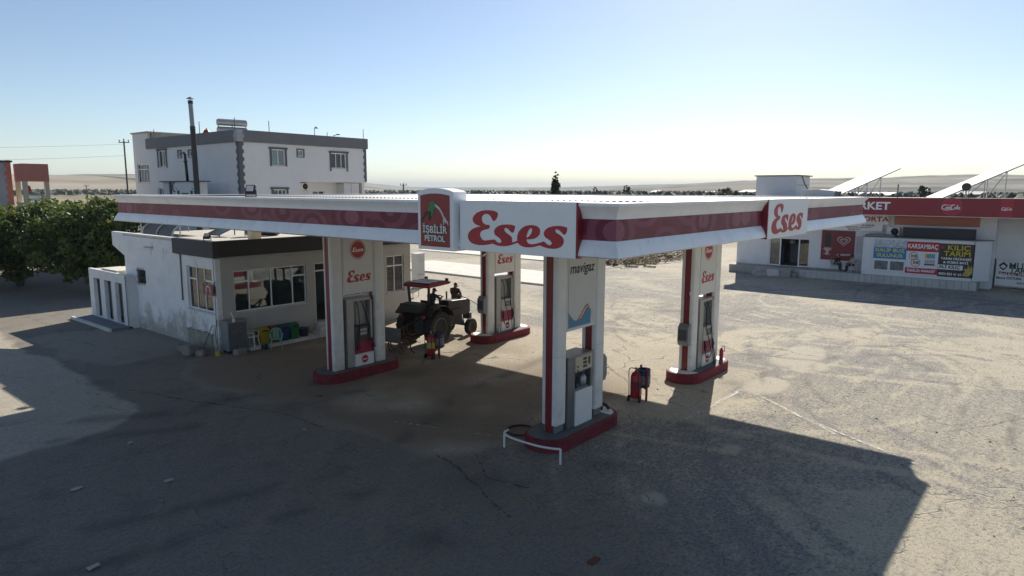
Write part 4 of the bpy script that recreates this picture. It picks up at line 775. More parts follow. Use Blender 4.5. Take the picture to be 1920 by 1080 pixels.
while zq < 11.6:
    wq = .42 if k % 2 else .30; m_ = QM if zq < 10.70 else mat('quoin_pale', (.40,.40,.41), .7)
    px_ = .20 if zq >= 10.70 else .04
    MB().box(HX0-px_, HX0+wq, HY0-px_, HY0+wq, zq, zq+.30).build('quoin', m_, hs, world=True, bev=.02); zq += .302; k += 1
zq = 7.7; k = 0
while zq < 10.6: MB().box(HX1-(.30 if k % 2 else .2), HX1+.05, HY0-.05, HY0+.3, zq, zq+.30).build('quoin', QM, hs, world=True, bev=.02); zq += .302; k += 1
wcb = MB().box(28.2,29.9,HY0+.25,HY0+1.38,4.2,7.55).build('balcony_cupboard', mat('cupboard_white', (.62,.61,.60), .6, var=.05), hs, world=True)
MB().box(29.0,29.03,HY0+.24,HY0+.249,4.3,7.5).build('door_gap', MIDGREY, wcb, world=True)
def ac_unit(lab, loc, rz, par_name='air_conditioner'):
    t = thing(par_name, lab, 'air conditioner', loc, rz); MB().box(-.45,.45,-.30,0,0,.62).build('casing', WHITE, t, bev=.015)
    n_ = 16; MB().lathe([(.26,-.304),(.26,-.31),(.22,-.31),(.22,-.304)], (.12,0,.31), 20, 'y').build('fan_ring', BLACKPAINT, t); MB().lathe([(.22,-.302),(.05,-.306)], (.12,0,.31), 20, 'y').build('fan_grille', mat('fan_dark', (.05,.05,.055), .6), t)
    MB().box(-.40,-.36,-.2,.0,-.06,0).box(.36,.40,-.2,.0,-.06,0).build('bracket', STEEL, t); MB().tube(bez([(-.45,-.1,.2),(-.62,-.08,.1),(-.72,-.04,-.2),(-.7,-.02,-.7)], 6), .03, 6).build('pipe', WHITE, t, smooth=True); return t
ac_unit('air conditioner under the overhang of the tall house', (24.55, 46.99, 6.92), 0)
for i, (x, y, h) in enumerate(((18.1,61.0,.9),(18.15,52.2,1.1),(18.2,46.4,1.05),(20.8,45.7,.95),(26.5,45.75,.4),(30.5,45.75,.95))):
    o = MB().cyl((0,0,0),(0,0,h),.03,6).build('rebar_post', RUST, hs); o.location = (x-18.0, y-45.6, 11.6)
sa = thing('swan_neck_lamp', 'small swan neck lamp on the roof edge of the tall house', 'lamp', (25.2,45.75,11.66)); MB().tube(bez([(0,0,0),(0,0,.5),(.08,0,.72),(.2,0,.72)], 5), .03, 6).build('neck', MIDGREY, sa); MB().lathe([(.05,.12),(.16,0),(.13,0)], (.22,0,.60), 12).build('shade', MIDGREY, sa)
dl = thing('roof_lamp', 'low angled lamp on the parapet at the right end of the tall house', 'lamp', (27.2,45.8,11.66)); MB().tube([(0,0,0),(0,0,.10),(.45,0,.22)], .03, 6).build('arm', MIDGREY, dl); MB().box(.35,.65,-.06,.06,.18,.27).build('head', MIDGREY, dl)
wh_ = thing('solar_water_heater', 'solar water heater with two drums on the roof of the tall house', 'water heater', (20.2, 50.5, 10.7))
for z_, y_ in ((1.92, 0), (1.28, 0)):
    MB().tube([(-1.25,y_,z_),(-1.2,y_,z_),(1.2,y_,z_),(1.25,y_,z_)], [.2,.27,.27,.2], 16).build('drum', mat('drum_steel', (.50,.48,.45), .35, metal=.5, var=.12), wh_, smooth='auto'); MB().box(-1.15,1.15,y_-.06,y_+.06,z_+.262,z_+.29).build('drum_stripe', mat('blue_stripe', (.04,.09,.28), .4), wh_)
for x in (-1.15,0,1.15): MB().bar((x,0,0),(x,0,2.1),.06).bar((x,-.9,0),(x,0,1.2),.05).build('frame_leg', RUST, wh_)
MB().prism([(-1.1,-1.5,.35),(1.1,-1.5,.35),(1.1,-.35,1.1),(-1.1,-.35,1.1)], (0,.03,.05)).build('collector', mat('dark_collector', (.035,.04,.055), .25), wh_)
wh_.rotation_euler = (0,0,R(-12))
rd = thing('red_gas_cylinder', 'red cylinder standing on the roof of the tall house beside the black flue', 'cylinder', (18.9,52.5,10.7)); MB().lathe([(.2,0),(.28,.08),(.28,1.15),(.16,1.35),(.06,1.4)], (0,0,0), 16).build('body', mat('red_cylinder', (.45,.03,.03), .4), rd, smooth='auto'); MB().cyl((0,0,1.4),(0,0,1.52),.05,8).build('valve', STEEL, rd)
# oven hut with flues
ov = thing('oven_hut', 'white oven hut with black posts and crescent ornaments in front of the tall house', 'hut', (15.5,50.6,0))
MB().box(15.5,16.1,47.3,52.5,0,7.55).build('wall', mat('hut_white', (.70,.71,.73), .6, var=.06), ov, world=True); MB().box(15.35,16.25,47.0,54.2,7.551,7.63).build('roof', DARKGREY, ov, world=True); MB().box(15.6,16.1,52.51,54.0,0,7.55).build('side_wall', mat('hut_pale', (.62,.64,.67), .6, var=.06), ov, world=True)
for yy in (52.2,47.55): MB().box(15.40,15.499,yy,yy+.28,4.5,7.55).build('post', BLACKPAINT, ov, world=True)
for yy in (51.0,48.7): MB().box(15.44,15.499,yy-.13,yy+.13,5.4,6.85).build('bottle_print', BLACKPAINT, ov, world=True)
for yy, s_ in ((51.7,1),(48.2,-1)):
    cr_ = [(s_*.42*math.cos(R(a)), .42*math.sin(R(a))) for a in range(60,300,12)] + [(s_*(.12+.34*math.cos(R(a))), .34*math.sin(R(a))) for a in range(285,70,-12)]
    shape('crescent', [cr_], INK, FX, (15.49,yy,7.12), ov)
    shape('star', [[(.10*math.cos(R(90+36*k))*(1 if k%2==0 else .4), .10*math.sin(R(90+36*k))*(1 if k%2==0 else .4)) for k in range(10)]], INK, FX, (15.49,yy-s_*.35,7.0), ov)
for k, w_ in enumerate((1.2,1.7,1.4)): MB().box(15.485,15.499,49.85-w_/2,49.85+w_/2,6.55-k*.22,6.66-k*.22).build('print_line', INK, ov, world=True)
fb = thing('flue_pipe', 'tall black and grey flue pipe rising above the oven hut', 'flue', (15.2,47.1,0)); MB().cyl((15.2,47.1,0),(15.2,47.25,11.8),.20,14).build('lower_pipe', BLACKPAINT, fb, world=True, smooth='auto'); MB().cyl((15.2,47.25,11.8),(15.2,47.35,13.75),.17,14).build('upper_pipe', mat('galvanised', (.25,.28,.29), .4, metal=.5), fb, world=True, smooth='auto'); MB().lathe([(.30,.0),(.03,.16)], (15.2,47.36,13.88), 14).cyl((15.2,47.36,13.7),(15.2,47.36,13.95),.03,6).build('cowl', MIDGREY, fb, world=True)
MB().cyl((15.2,47.34,13.5),(15.2,47.355,13.75),.19,14).build('collar', BLACKPAINT, fb, world=True)
fs_ = thing('short_flue_pipe', 'short black flue with an elbow left of the tall flue pipe', 'flue', (15.6,49.5,7.63)); MB().tube([(0,0,0),(0,.1,1.1),(0,.15,1.5)], .11, 10).build('pipe', BLACKPAINT, fs_, smooth=True); MB().tube([(0,.15,1.5),(0,.17,2.1),(0,.4,2.25)], .10, 10).build('elbow', BLACKPAINT, fs_, smooth=True); MB().lathe([(.2,1.52),(.2,1.56),(.1,1.6)], (0,.15,0), 12).build('collar', BLACKPAINT, fs_)
# ================================================================== RED AND GREY HOUSE AT FAR LEFT
lh = thing('balcony_house', 'grey house with red edged balcony bay at the far left', 'house', (8.7,69.5,0))
g_ = mat('blue_grey_render', (.42,.44,.49), .85, var=.05); rdm = mat('brick_red_paint', (.62,.22,.16), .7, var=.08); crm = mat('cream_render', (.62,.55,.40), .8, var=.06)
MB().box(-8,8.72,69.42,80,0,9.35).build('main_block', g_, lh, world=True); MB().box(-8.2,8.9,69.2,80.2,9.35,9.5).build('roof_edge', DARKGREY, lh, world=True)
zq = 0.3; k = 0
while zq < 9.2: MB().box(8.72-(.45 if k%2 else .3),8.78,69.36,69.42+.2,zq,zq+.34).build('quoin', rdm, lh, world=True); zq += .342; k += 1
MB().box(8.95,11.0,66.85,69.35,7.62,9.2).build('balcony_head', rdm, lh, world=True); MB().box(8.95,11.0,66.85,69.35,0,5.6).build('balcony_base', crm, lh, world=True); MB().box(8.9,11.05,66.8,69.36,5.6,5.75).build('balcony_slab', crm, lh, world=True)
for (x,y) in ((10.65,66.9),(8.97,66.9),(8.97,68.95)): MB().box(x,x+.33,y,y+.38,5.75,7.62).build('balcony_pillar', crm, lh, world=True)
for i in range(9): MB().lathe([(.04,0),(.08,.25),(.04,.55)], (9.4+i*.15,66.98,5.75), 8).build('baluster', WHITE, lh, world=True)
MB().box(9.3,10.64,66.93,67.03,6.3,6.36).build('balustrade_rail', WHITE, lh, world=True)
fg_ = thing('red_flag', 'small red flag hanging on the balcony of the far left house', 'flag', (9.35,67.6,6.6)); MB().cyl((9.35,67.6,6.4),(9.35,67.6,7.4),.015,6).build('pole', STEEL, fg_, world=True); MB().prism([(9.36,67.6,7.3),(9.42,67.55,6.9),(9.55,67.5,6.65),(9.72,67.45,6.75),(9.62,67.5,7.2)], (.01,.02,0)).build('cloth', LETRED, fg_, world=True)
# ================================================================== MARKET
mk = thing('market_building', 'white market shop with long red sign band and glass doors across the yard', 'shop', (48.7, 6.0, 0))
MW = mat('market_white', (.78,.79,.80), .7, var=.07, vs=1.2, stain=.25, scol=(.5,.48,.45), zs=1.5); PF = .66
doorh = (10.54, 13.89, PF, 3.02)
wall_build(wall_mesh(mapX(48.7), -2.0, 16.7, 0, 6.3, .25, [doorh]), 'front_wall', MW, mk)
box1('left_wall', MW, mk, 48.951, 60, 16.45, 16.7, 0, 6.3); box1('right_wall', MW, mk, 48.951, 60, -12.0, -11.75, 0, 6.3); box1('back_wall', MW, mk, 59.75, 60, -11.749, 16.449, 0, 6.3)
box1('right_front_wall', MW, mk, 50.6, 50.85, -12.0, -2.001, 0, 6.3); box1('step_wall', MW, mk, 48.951, 50.6, -2.0, -1.8, 0, 6.3)
box1('roof', ROOFC, mk, 48.7, 60, -12, 16.7, 6.301, 6.42); box1('floor', mat('tile_floor', (.30,.28,.25), .5), mk, 48.96, 59.7, -1.7, 16.4, .5, PF)
box1('partition', DARKROOM, mk, 48.96, 59.7, 8.6, 8.75, PF, 6.2); box1('partition', DARKROOM, mk, 54.5, 54.7, 8.76, 16.4, PF, 6.2)
for k, (y, c_) in enumerate(((11.0,(.25,.04,.04)),(12.2,(.3,.3,.3)),(13.6,(.12,.15,.2)))): box1('shelf_unit', mat('shelf_%d' % k, c_, .6, var=.4, vs=6), mk, 52.0, 52.6, y, y+.9, PF+.001, PF+1.7)
SIGNRED = mat('market_red_band', (.26,.012,.028), .35, var=.07, vs=.8)
bd = box1('sign_band', SIGNRED, mk, 46.35, 46.65, -12.5, 16.6, 5.22, 6.50); box1('band_soffit', mat('salmon_soffit', (.52,.20,.15), .6, var=.08), mk, 46.651, 48.69, -12, 16.5, 5.28, 5.34); box1('band_edge', WHITE, mk, 46.33, 46.67, -12.5, 16.6, 5.19, 5.219); box1('band_top', SIGNRED, mk, 46.651, 48.69, -12, 16.5, 6.30, 6.36)
text('lettering', 'MARKET', .78, WHITESIGN, FX, (46.34, 6.10, 5.86), mk, thick=.022, width=3.35)
shape('round_emblem', [disc(.62, 48)], mat('emblem_red', (.40,.022,.045), .35), FX, (46.345, .55, 5.92), mk, .002); shape('emblem_ring', [disc(.62,48), disc(.60,48)], mat('emblem_ring_pink', (.50,.14,.16), .4), FX, (46.342, .55, 5.92), mk, .002)
def swash(par, cy, cz, sc, m):            # flowing white script drawn with a brush
    def st(pts, w): MB().tube([(46.33, cy - x*sc, cz + z*sc) for x, z in pts], w*sc, 6).build('script_stroke', m, par, world=True)
    C_ = lambda x0, r, a0, a1, zc=0, sx=.75: [(x0+r*sx*math.cos(R(a0+(a1-a0)*k/12)) + .25*r*math.sin(R(a0+(a1-a0)*k/12)), zc+r*math.sin(R(a0+(a1-a0)*k/12))) for k in range(13)]
    st(C_(-.50,.20,50,310,.02), .042); st(C_(-.29,.09,0,360,-.07), .034); st(C_(-.15,.09,50,310,-.07), .034); st(C_(-.02,.09,0,360,-.07), .032); st([(.06,.03),(.05,-.10),(.09,-.16)], .03)
    st(C_(.20,.20,50,310,.02), .042); st(C_(.38,.09,0,360,-.07), .034); st([(.46,-.14),(.52,.05),(.56,.22),(.52,.20),(.49,-.05),(.53,-.15)], .03); st(C_(.63,.09,0,360,-.07), .034); st([(.70,.02),(.69,-.12),(.75,-.16)], .03)
    st([(-.52,-.20),(-.30,-.27),(-.05,-.22),(.20,-.20)], .026); st([(-.38,.24),(-.10,.16),(.15,.22),(.30,.24)], .026)
swash(mk, .62, 5.86, .78, WHITESIGN)
box1('bottle_panel', mat('emblem_red', (.40,.022,.045), .35), mk, 46.335, 46.349, -2.95, -2.25, 5.23, 6.47); swash(mk, -2.60, 5.8, .42, WHITESIGN)
# glazed sliding doors
dp = MB(); mp = mapX(48.7)
for a in (10.54, 11.36, 12.90, 13.79): mbox(dp, mp, a, a+.10, PF, 3.02, .06, .16)
for z_ in (PF, 2.94):
    for a, b in ((10.64,11.36),(13.0,13.79)): mbox(dp, mp, a, b, z_, z_+.08, .062, .158)
mbox(dp, mp, 11.46, 12.90, 2.94, 3.02, .062, .158)
dr = dp.build('glass_door', PVC, mk, world=True)
for a, b in ((10.64,11.36),(13.0,13.79)): mbox(MB(), mp, a, b, PF+.08, 2.94, .10, .108).build('pane', GLASS, dr, world=True)
hl = MB().lathe([(.05,.25),(.28,.0),(.22,-.12)], (50.2,12.4,2.62), 12); hl.build('hanging_lamp', WHITE, mk, world=True)
# boards on the wall
pb = MB().box(48.66,48.698,7.14,9.65,1.40,3.80).build('ice_cream_poster', mat('poster_red', (.20,.025,.035), .4, var=.1), mk, world=True)
h_ = [(.0,-.30),(.22,-.12),(.38,.04),(.40,.20),(.28,.30),(.12,.28),(.0,.16),(-.12,.28),(-.28,.30),(-.40,.20),(-.38,.04),(-.22,-.12)]; sc_ = lambda k: [(x*k, z*k) for x, z in h_]
PALEP = mat('pale_poster_print', (.55,.42,.42), .5); shape('heart_print', [sc_(1.25), sc_(1.0)], PALEP, FX, (48.65, 7.95, 2.95), mk); shape('heart_print', [sc_(.72), sc_(.42)], PALEP, FX, (48.65, 7.95, 2.95), mk)
shape('ice_bar_print', [[(-.22,-.5),(.20,-.5),(.24,.3),(.12,.62),(-.05,.66),(-.20,.5),(-.26,.2)]], mat('chocolate_print', (.045,.04,.04), .5), FX, (48.65, 9.15, 3.0), mk); shape('splash_print', [[(-.32,-.1),(-.2,.1),(-.1,-.02),(0,.12),(.1,-.03),(.22,.1),(.33,-.1),(.12,-.2),(.08,-.42),(.3,-.55),(.05,-.5),(-.05,-.62),(-.08,-.5),(-.35,-.5),(-.1,-.4),(-.14,-.2)]], PALEP, FX, (48.648, 9.15, 2.35), mk)
shape('price_print', [[(-.5,0),(.5,.08),(.5,.22),(-.5,.16)]], PALEP, FX, (48.65, 7.9, 1.75), mk)
MB().box(48.40,48.44,4.82,9.6,4.42,5.16).build('insurance_board', WHITESIGN, mk, world=True); text('lettering', 'SİGORTA', .52, LETRED, FX, (48.39, 6.25, 4.80), mk, thick=.012, width=2.9)
lb = MB().box(48.42,48.46,5.2,9.6,3.86,4.41).build('phone_board', WHITESIGN, mk, world=True)
text('lettering', 'BY İŞBİLİR', .17, INK, FX, (48.41, 6.2, 4.30), mk, thick=.004); text('lettering', '0542 710 40 03   0533 242 52 4', .14, INK, FX, (48.41, 6.9, 4.14), mk, thick=.003); text('lettering', '0542 555 07 07', .14, INK, FX, (48.41, 7.2, 3.97), mk, thick=.003)
MB().box(48.45,48.69,6.2,7.0,PF,3.4).build('side_door', mat('ribbed_door', (.58,.60,.62), .5, var=.06), mk, world=True)
for k in range(6): MB().box(48.44,48.449,6.26+k*.125,6.28+k*.125,PF+1.4,3.3).build('door_rib', MIDGREY, mk, world=True)
ac_unit('air conditioner on the shop front above the white kiosk', (48.38, 4.40, 3.62), R(-90))
# platform with tile facing
pm = tag(MB().box(46.62, 48.69, -1.35, 11.0, -.05, PF).box(47.1, 48.69, 11.001, 16.7, -.05, PF-.03).build('market_platform', mat('platform_concrete', (.36,.35,.33), .85, var=.18, vs=1.2, stain=.3, scol=(.22,.2,.18))), kind='structure')
tm = MB().box(-.03,.0,-.204,.204,-.29,.29); t0 = tm.build('tile', mat('pale_facing_tile', (.50,.50,.49), .45, var=.18, vs=.9, stain=.35, scol=(.32,.30,.27)), pm, loc=(46.618, -1.12, .335), bev=.006)
for k in range(1, 27): 
    c_ = t0.copy(); COL.objects.link(c_); c_.location = (46.618 + random.uniform(-.003,.003), -1.12 + k*.444, .335)
sr = tag(MB().add([(46.2,11.2,-.03),(47.1,11.2,-.03),(47.1,14.8,-.03),(46.0,14.2,-.03),(46.75,11.4,.42),(47.1,11.4,.62),(47.1,14.2,.60),(46.8,13.9,.36)], [(0,1,5,4),(1,2,6,5),(2,3,7,6),(3,0,4,7),(4,5,6,7)]).build('ramp', CONC), kind='structure')
rough_block('stone', 'pale boulder on the ramp below the shop doors', (46.15,12.6,0), (.7,.9,.55), .4, CONCW); rough_block('stone', 'low stone at the left end of the tiled platform', (46.2,10.9,0), (.5,.35,.4), .2, STONE)
# kiosk
ks = thing('white_kiosk', 'white kiosk with advertising banners at the front of the shop', 'kiosk', (46.7, 2.5, PF))
KW = mat('kiosk_white_panel', (.70,.71,.73), .45, var=.05, stain=.15, scol=(.5,.48,.46))
MB().prism([(46.70,6.1,PF+.004),(48.3,6.1,PF+.004),(48.3,-1.9,PF+.004),(47.9,-1.9,PF+.004),(46.70,-.98,PF+.004)], (0,0,2.84)).build('body', KW, ks, world=True)
MB().prism([(46.62,6.2,3.51),(48.35,6.2,3.51),(48.35,-2.0,3.51),(47.9,-2.0,3.51),(46.62,-1.02,3.51)], (0,0,.05)).build('counter_top', GREYBOX, ks, world=True)
MB().box(46.675,46.698,5.72,5.76,1.0,3.3).build('tube_lamp', WHITESIGN, ks, world=True)
MB().box(47.3,47.45,-.95,3.6,3.56,4.32).build('black_screen', mat('black_mesh_screen', (.03,.033,.04), .6, var=.15), ks, world=True); MB().box(47.1,48.4,4.1,6.1,3.57,3.70).build('counter_lid', GREYBOX, ks, world=True)
MB().box(48.60,48.64,-1.0,4.45,4.42,5.24).build('salmon_panel', mat('salmon_soffit', (.52,.20,.15), .6), mk, world=True); MB().bar((46.68,-1.0,PF+.01),(46.68,-1.0,3.5),.04).build('corner_trim', GREYBOX, ks, world=True)
def banner(lab, y0, y1, z0, z1, m, X=46.66):
    b = thing('advertising_banner', lab, 'banner', (X, (y0+y1)/2, z0), 0, 'banners on the kiosk front'); MB().box(X, X+.025, y1, y0, z0, z1).build('sheet', m, b, world=True); return b
def rectp(nm, m, b, y0, y1, z0, z1, X): return MB().box(X, X+.006, y1, y0, z0, z1).build(nm, m, b, world=True)
wb = mat('banner_white', (.74,.74,.74), .4, var=.04)
def yz(f): return -6.12 + (f + 6.12) * (46.66+10.35)/(48+10.35)      # board edges measured on the shop front
y_ = [yz(5.6), yz(3.36), yz(1.27), yz(-.93)]
b1 = banner('blue and white block ice banner at the left of the kiosk', y_[0], y_[1]+.01, 1.05, 3.38, wb); X_ = 46.65
rectp('blue_field', mat('banner_blue', (.02,.20,.50), .4), b1, y_[0], y_[1]+.01, 1.95, 2.80, X_); rectp('ice_field', mat('banner_ice', (.50,.55,.60), .4, var=.5, vs=5), b1, y_[0], y_[1]+.01, 2.81, 3.37, X_)
YEL = mat('yellow_print', (.72,.60,.02), .4); cy = (y_[0]+y_[1])/2
text('lettering', 'KALIP BUZ', .36, YEL, FX, (X_-.002, cy, 2.58), b1, thick=.008, width=1.95); text('lettering', 'BULUNUR', .36, YEL, FX, (X_-.002, cy, 2.19), b1, thick=.008, width=1.75)
for dy in (.53,-.53): rectp('photo_print', mat('ice_photo', (.16,.18,.19), .4, var=.7, vs=7), b1, cy+dy+.45, cy+dy-.45, 1.12, 1.78, X_)
b2 = banner('white and red shaved ice banner in the middle of the kiosk', y_[1], y_[2]+.01, .98, 3.33, wb); cy = (y_[1]+y_[2])/2
rectp('red_field', mat('banner_red', (.45,.015,.03), .4), b2, y_[1], y_[2]+.01, 2.62, 3.32, X_); rectp('red_field', mat('banner_red', (.45,.015,.03), .4), b2, y_[1], y_[2]+.01, .99, 1.40, X_)
text('lettering', 'KARSAMBAÇ', .46, WHITESIGN, FX, (X_-.002, cy+.0, 2.97), b2, thick=.008, width=1.9); text('lettering', 'İŞBİLİR MARKET', .24, WHITESIGN, FX, (X_-.002, cy, 1.19), b2, thick=.006, width=1.8)
for (dy, z_, r_, c_) in ((.55,2.25,.30,(.15,.35,.12)),(.38,1.78,.30,(.45,.18,.03))):
    shape('ring_print', [disc(r_,24),disc(r_-.03,24)], INK, FX, (X_-.001, cy+dy, z_), b2, .002)
    for q, cc in enumerate(((.5,.05,.05),(.55,.45,.03),c_,(.05,.15,.4))): shape('cup_print', [[(-.09+q*.09-.05,-.10),(-.02+q*.09-.05,-.10),(-.01+q*.09-.05,.12),(-.10+q*.09-.05,.12)]], mat('cup_%d_%d' % (q, int(dy*100)), cc, .5), FX, (X_-.002, cy+dy, z_), b2, .002)
for q, cc in enumerate(((.6,.5,.05),(.5,.2,.04),(.1,.4,.15),(.1,.35,.6),(.1,.3,.65))): shape('machine_print', [[(-.32+q*.13,-.1),(-.21+q*.13,-.1),(-.21+q*.13,.22),(-.32+q*.13,.22)]], mat('machine_%d' % q, cc, .5), FX, (X_-.002, cy-.5, 2.25), b2, .002)
shape('machine_body_print', [[(-.34,-.28),(.32,-.28),(.32,.0),(-.28,.0)]], mat('machine_grey', (.45,.46,.48), .5, var=.3, vs=8), FX, (X_-.002, cy-.5, 2.05), b2, .002); shape('machine_tray_print', [[(-.36,-.06),(.34,-.06),(.30,.04),(-.30,.04)]], INK, FX, (X_-.003, cy-.5, 1.70), b2, .002)
b3 = banner('black farm supply banner with yellow headline at the right of the kiosk', y_[2], y_[3], .90, 3.28, mat('banner_black', (.035,.03,.028), .4, var=.1)); cy = (y_[2]+y_[3])/2; YO = mat('gold_print', (.62,.48,.03), .4)
text('lettering', 'KILIÇ', .50, YO, FX, (X_-.002, cy-.12, 2.98), b3, thick=.008, width=1.35); text('lettering', 'TARIM', .50, YO, FX, (X_-.002, cy-.05, 2.55), b3, thick=.008, width=1.6); text('lettering', 'TARIM ÜRÜNLERİ', .22, WHITESIGN, FX, (X_-.002, cy, 2.20), b3, thick=.005, width=1.85); text('lettering', '& GÜBRE BAYİ', .22, WHITESIGN, FX, (X_-.002, cy, 1.94), b3, thick=.005, width=1.5)
rectp('white_strip', wb, b3, y_[2]-.01, cy-.45, 1.42, 1.76, X_); text('lettering', 'ALİ KILIÇ', .30, INK, FX, (X_-.002, cy+.35, 1.60), b3, thick=.010, width=1.3); text('lettering', '0554 503 41 61', .24, WHITESIGN, FX, (X_-.002, cy+.28, 1.10), b3, thick=.006, width=1.35)
shape('wheat_print', [[(-.3,-.2),(.1,-.25),(.3,.0),(.32,.3),(.24,.55),(.15,.3),(.05,.62),(-.02,.25),(-.18,.35),(-.12,.1)]], mat('wheat_print', (.50,.42,.10), .5, var=.5, vs=9), FX, (X_-.003, cy-.72, 1.25), b3)
shape('ornament_print', [[(.12*math.cos(R(k*30))*(1 if k%2 else .6), .12*math.sin(R(k*30))*(1 if k%2 else .6)) for k in range(12)]], mat('banner_red', (.45,.015,.03), .4), FX, (X_-.003, cy+.88, 3.0), b3)
# banner on poles at the right edge
rb = thing('street_banner', 'white banner with dark green letters on poles right of the kiosk', 'banner', (49.9,-4.2,0))
MB().prism([(49.9,-2.12,.22),(49.9,-6.6,-.0+.05),(49.9,-6.6,1.55),(49.9,-2.15,2.02)], (.02,0,0)).build('sheet', wb, rb, world=True)
for yy in (-2.05,-6.7): MB().cyl((49.93,yy,0),(49.93,yy,2.15),.035,8).build('pole', BLACKPAINT, rb, world=True)
DG = mat('dark_green_ink', (.02,.10,.06), .5); MB().prism([(49.892,-2.3,1.02),(49.892,-6.4,.82),(49.892,-6.4,1.02),(49.892,-2.3,1.22)], (.006,0,0)).build('maroon_strip', MAROON, rb, world=True)
text('lettering', 'MU', .62, DG, FX, (49.885,-3.30,1.66), rb, thick=.012, width=.80); text('lettering', 'TAR', .52, DG, FX, (49.885,-3.40,1.34), rb, thick=.012, width=.95); text('lettering', 'ZİRAİ İLAÇ  GÜB', .18, WHITESIGN, FX, (49.88,-3.05,1.06), rb, thick=.004, width=1.6); text('lettering', 'Murat ÖZTÜRK', .22, INK, FX, (49.885,-2.95,.76), rb, thick=.006, width=1.5); text('lettering', '0533 23', .16, INK, FX, (49.885,-3.7,.45), rb, thick=.004)
shape('emblem_print', [[(0,.32),(.28,.05),(.16,-.1),(.16,.0),(0,.14),(-.16,.0),(-.16,-.1),(-.28,.05)], [(-.2,-.12),(0,-.3),(.2,-.12),(.2,-.02),(0,-.18),(-.2,-.02)]], INK, FX, (49.885,-2.55,1.62), rb)
# people and chair outside the shop are added with the other figures below
# ---- roof of the market
rc = thing('roof_cabin', 'white cabin with dark flat lid on the roof of the shop', 'cabin', (56,16,6.42)); MB().box(56,60,14.15,17.95,6.42,8.35).build('wall', mat('cabin_white', (.62,.63,.66), .6, var=.05), rc, world=True); MB().box(55.85,60.2,13.95,18.1,8.351,8.45).build('lid', MIDGREY, rc, world=True); MB().tube(bez([(57.5,14.12,8.3),(58.3,14.12,7.7),(59.3,14.1,7.2)],5), .05, 6).build('pipe', BLACKPAINT, rc, world=True); MB().box(56.0,59.9,14.12,14.149,7.5,7.54).build('joint', MIDGREY, rc, world=True)
dt = thing('roof_duct', 'rounded pale grey duct box lying on the shop roof beside the cabin', 'duct', (53,11.2,6.42)); MB().prism([(52.4,12.6,6.42),(52.4,9.85,6.42),(52.4,9.85,6.85),(52.4,10.1,7.02),(52.4,11.2,7.1),(52.4,12.3,7.02),(52.4,12.6,6.85)], (1.4,0,0)).build('casing', mat('duct_grey', (.50,.53,.54), .5, var=.06), dt, world=True, bev=.02); MB().box(52.37,53.85,9.6,9.849,6.42,6.95).build('end_cap', MIDGREY, dt, world=True)
def solar(lab, B, s, w, nx, nw):
    t = thing('solar_array', lab, 'solar panel', (B[0], B[1], 6.42), 0, 'tilted solar arrays on the shop roof'); B = Vector(B); s = Vector(s); w = Vector(w); n = s.cross(w).normalized(); n = n if n.z > 0 else -n
    PM = mat('dusty_solar_glass', (.31,.29,.255), .6, var=.08, spec=.2); AL = mat('aluminium', (.45,.46,.47), .4, metal=.7)
    for i in range(nx):
        for j in range(nw):
            a = B + s*(i/nx) + w*(j/nw); e = .985; q = [a, a+s*(e/nx), a+s*(e/nx)+w*(e/nw), a+w*(e/nw)]
            p = MB().prism([v - n*.04 for v in q], n*.04).build('panel', PM, t, world=True)
    for j in (0.03, .5, .97): MB().bar(B+w*j-n*.08, B+w*j+s-n*.08, .06, .08).build('rail', AL, t, world=True)
    for i in (.25, .45, .68):
        for j in (.03, .97):
            p = B + s*i + w*j - n*.1
            if p.z > 6.6: MB().bar((p.x,p.y,6.42), p, .07).build('leg', AL, t, world=True)
    for i in (.45,.68): p = B+s*i+w*.03-n*.1; q = B+s*(i-.2)+w*.03; MB().bar((q.x,q.y,6.42), p, .04).build('brace', AL, t, world=True)
solar('tilted pale solar array on the shop roof behind the duct', (52.9,9.5,6.72), (3.5,-3.8,2.25), (2.65,2.44,0), 2, 2)
solar('tilted pale solar array at the right edge of the shop roof', (56.0,2.4,6.46), (5.4,-5.82,3.28), (1.6,1.48,0), 3, 1)
rw = thing('roof_block_wall', 'grey block stair head on the shop roof at the right edge', 'wall', (59,-6,6.42)); MB().box(57.5,59.6,-8.5,-3.2,6.42,9.1).build('blockwork', mat('raw_blockwork', (.33,.30,.27), .9), rw, world=True); MB().box(57.4,59.7,-8.6,-3.1,9.1,9.2).build('coping', CONC, rw, world=True)
tn = thing('roof_drum', 'dark round drum on a frame on the shop roof under the right solar array', 'drum', (57.0,.9,6.42)); MB().tube([(56.7,.9,7.35),(57.3,.9,7.35)], .32, 16).build('drum', BLACKPAINT, tn, world=True); [MB().bar((57,yy,6.42),(57,yy,7.1),.05).build('stand_leg', RUST, tn, world=True) for yy in (.7,1.1)]
pp = thing('roof_pipe', 'thin dark vent pipe on the shop roof between the solar arrays', 'pipe', (52.0,5.0,6.42)); MB().cyl((0,0,0),(0,0,1.0),.04,8).build('tube', BLACKPAINT, pp); MB().lathe([(.08,1.0),(.02,1.1)], (0,0,0), 10).build('cap', BLACKPAINT, pp)
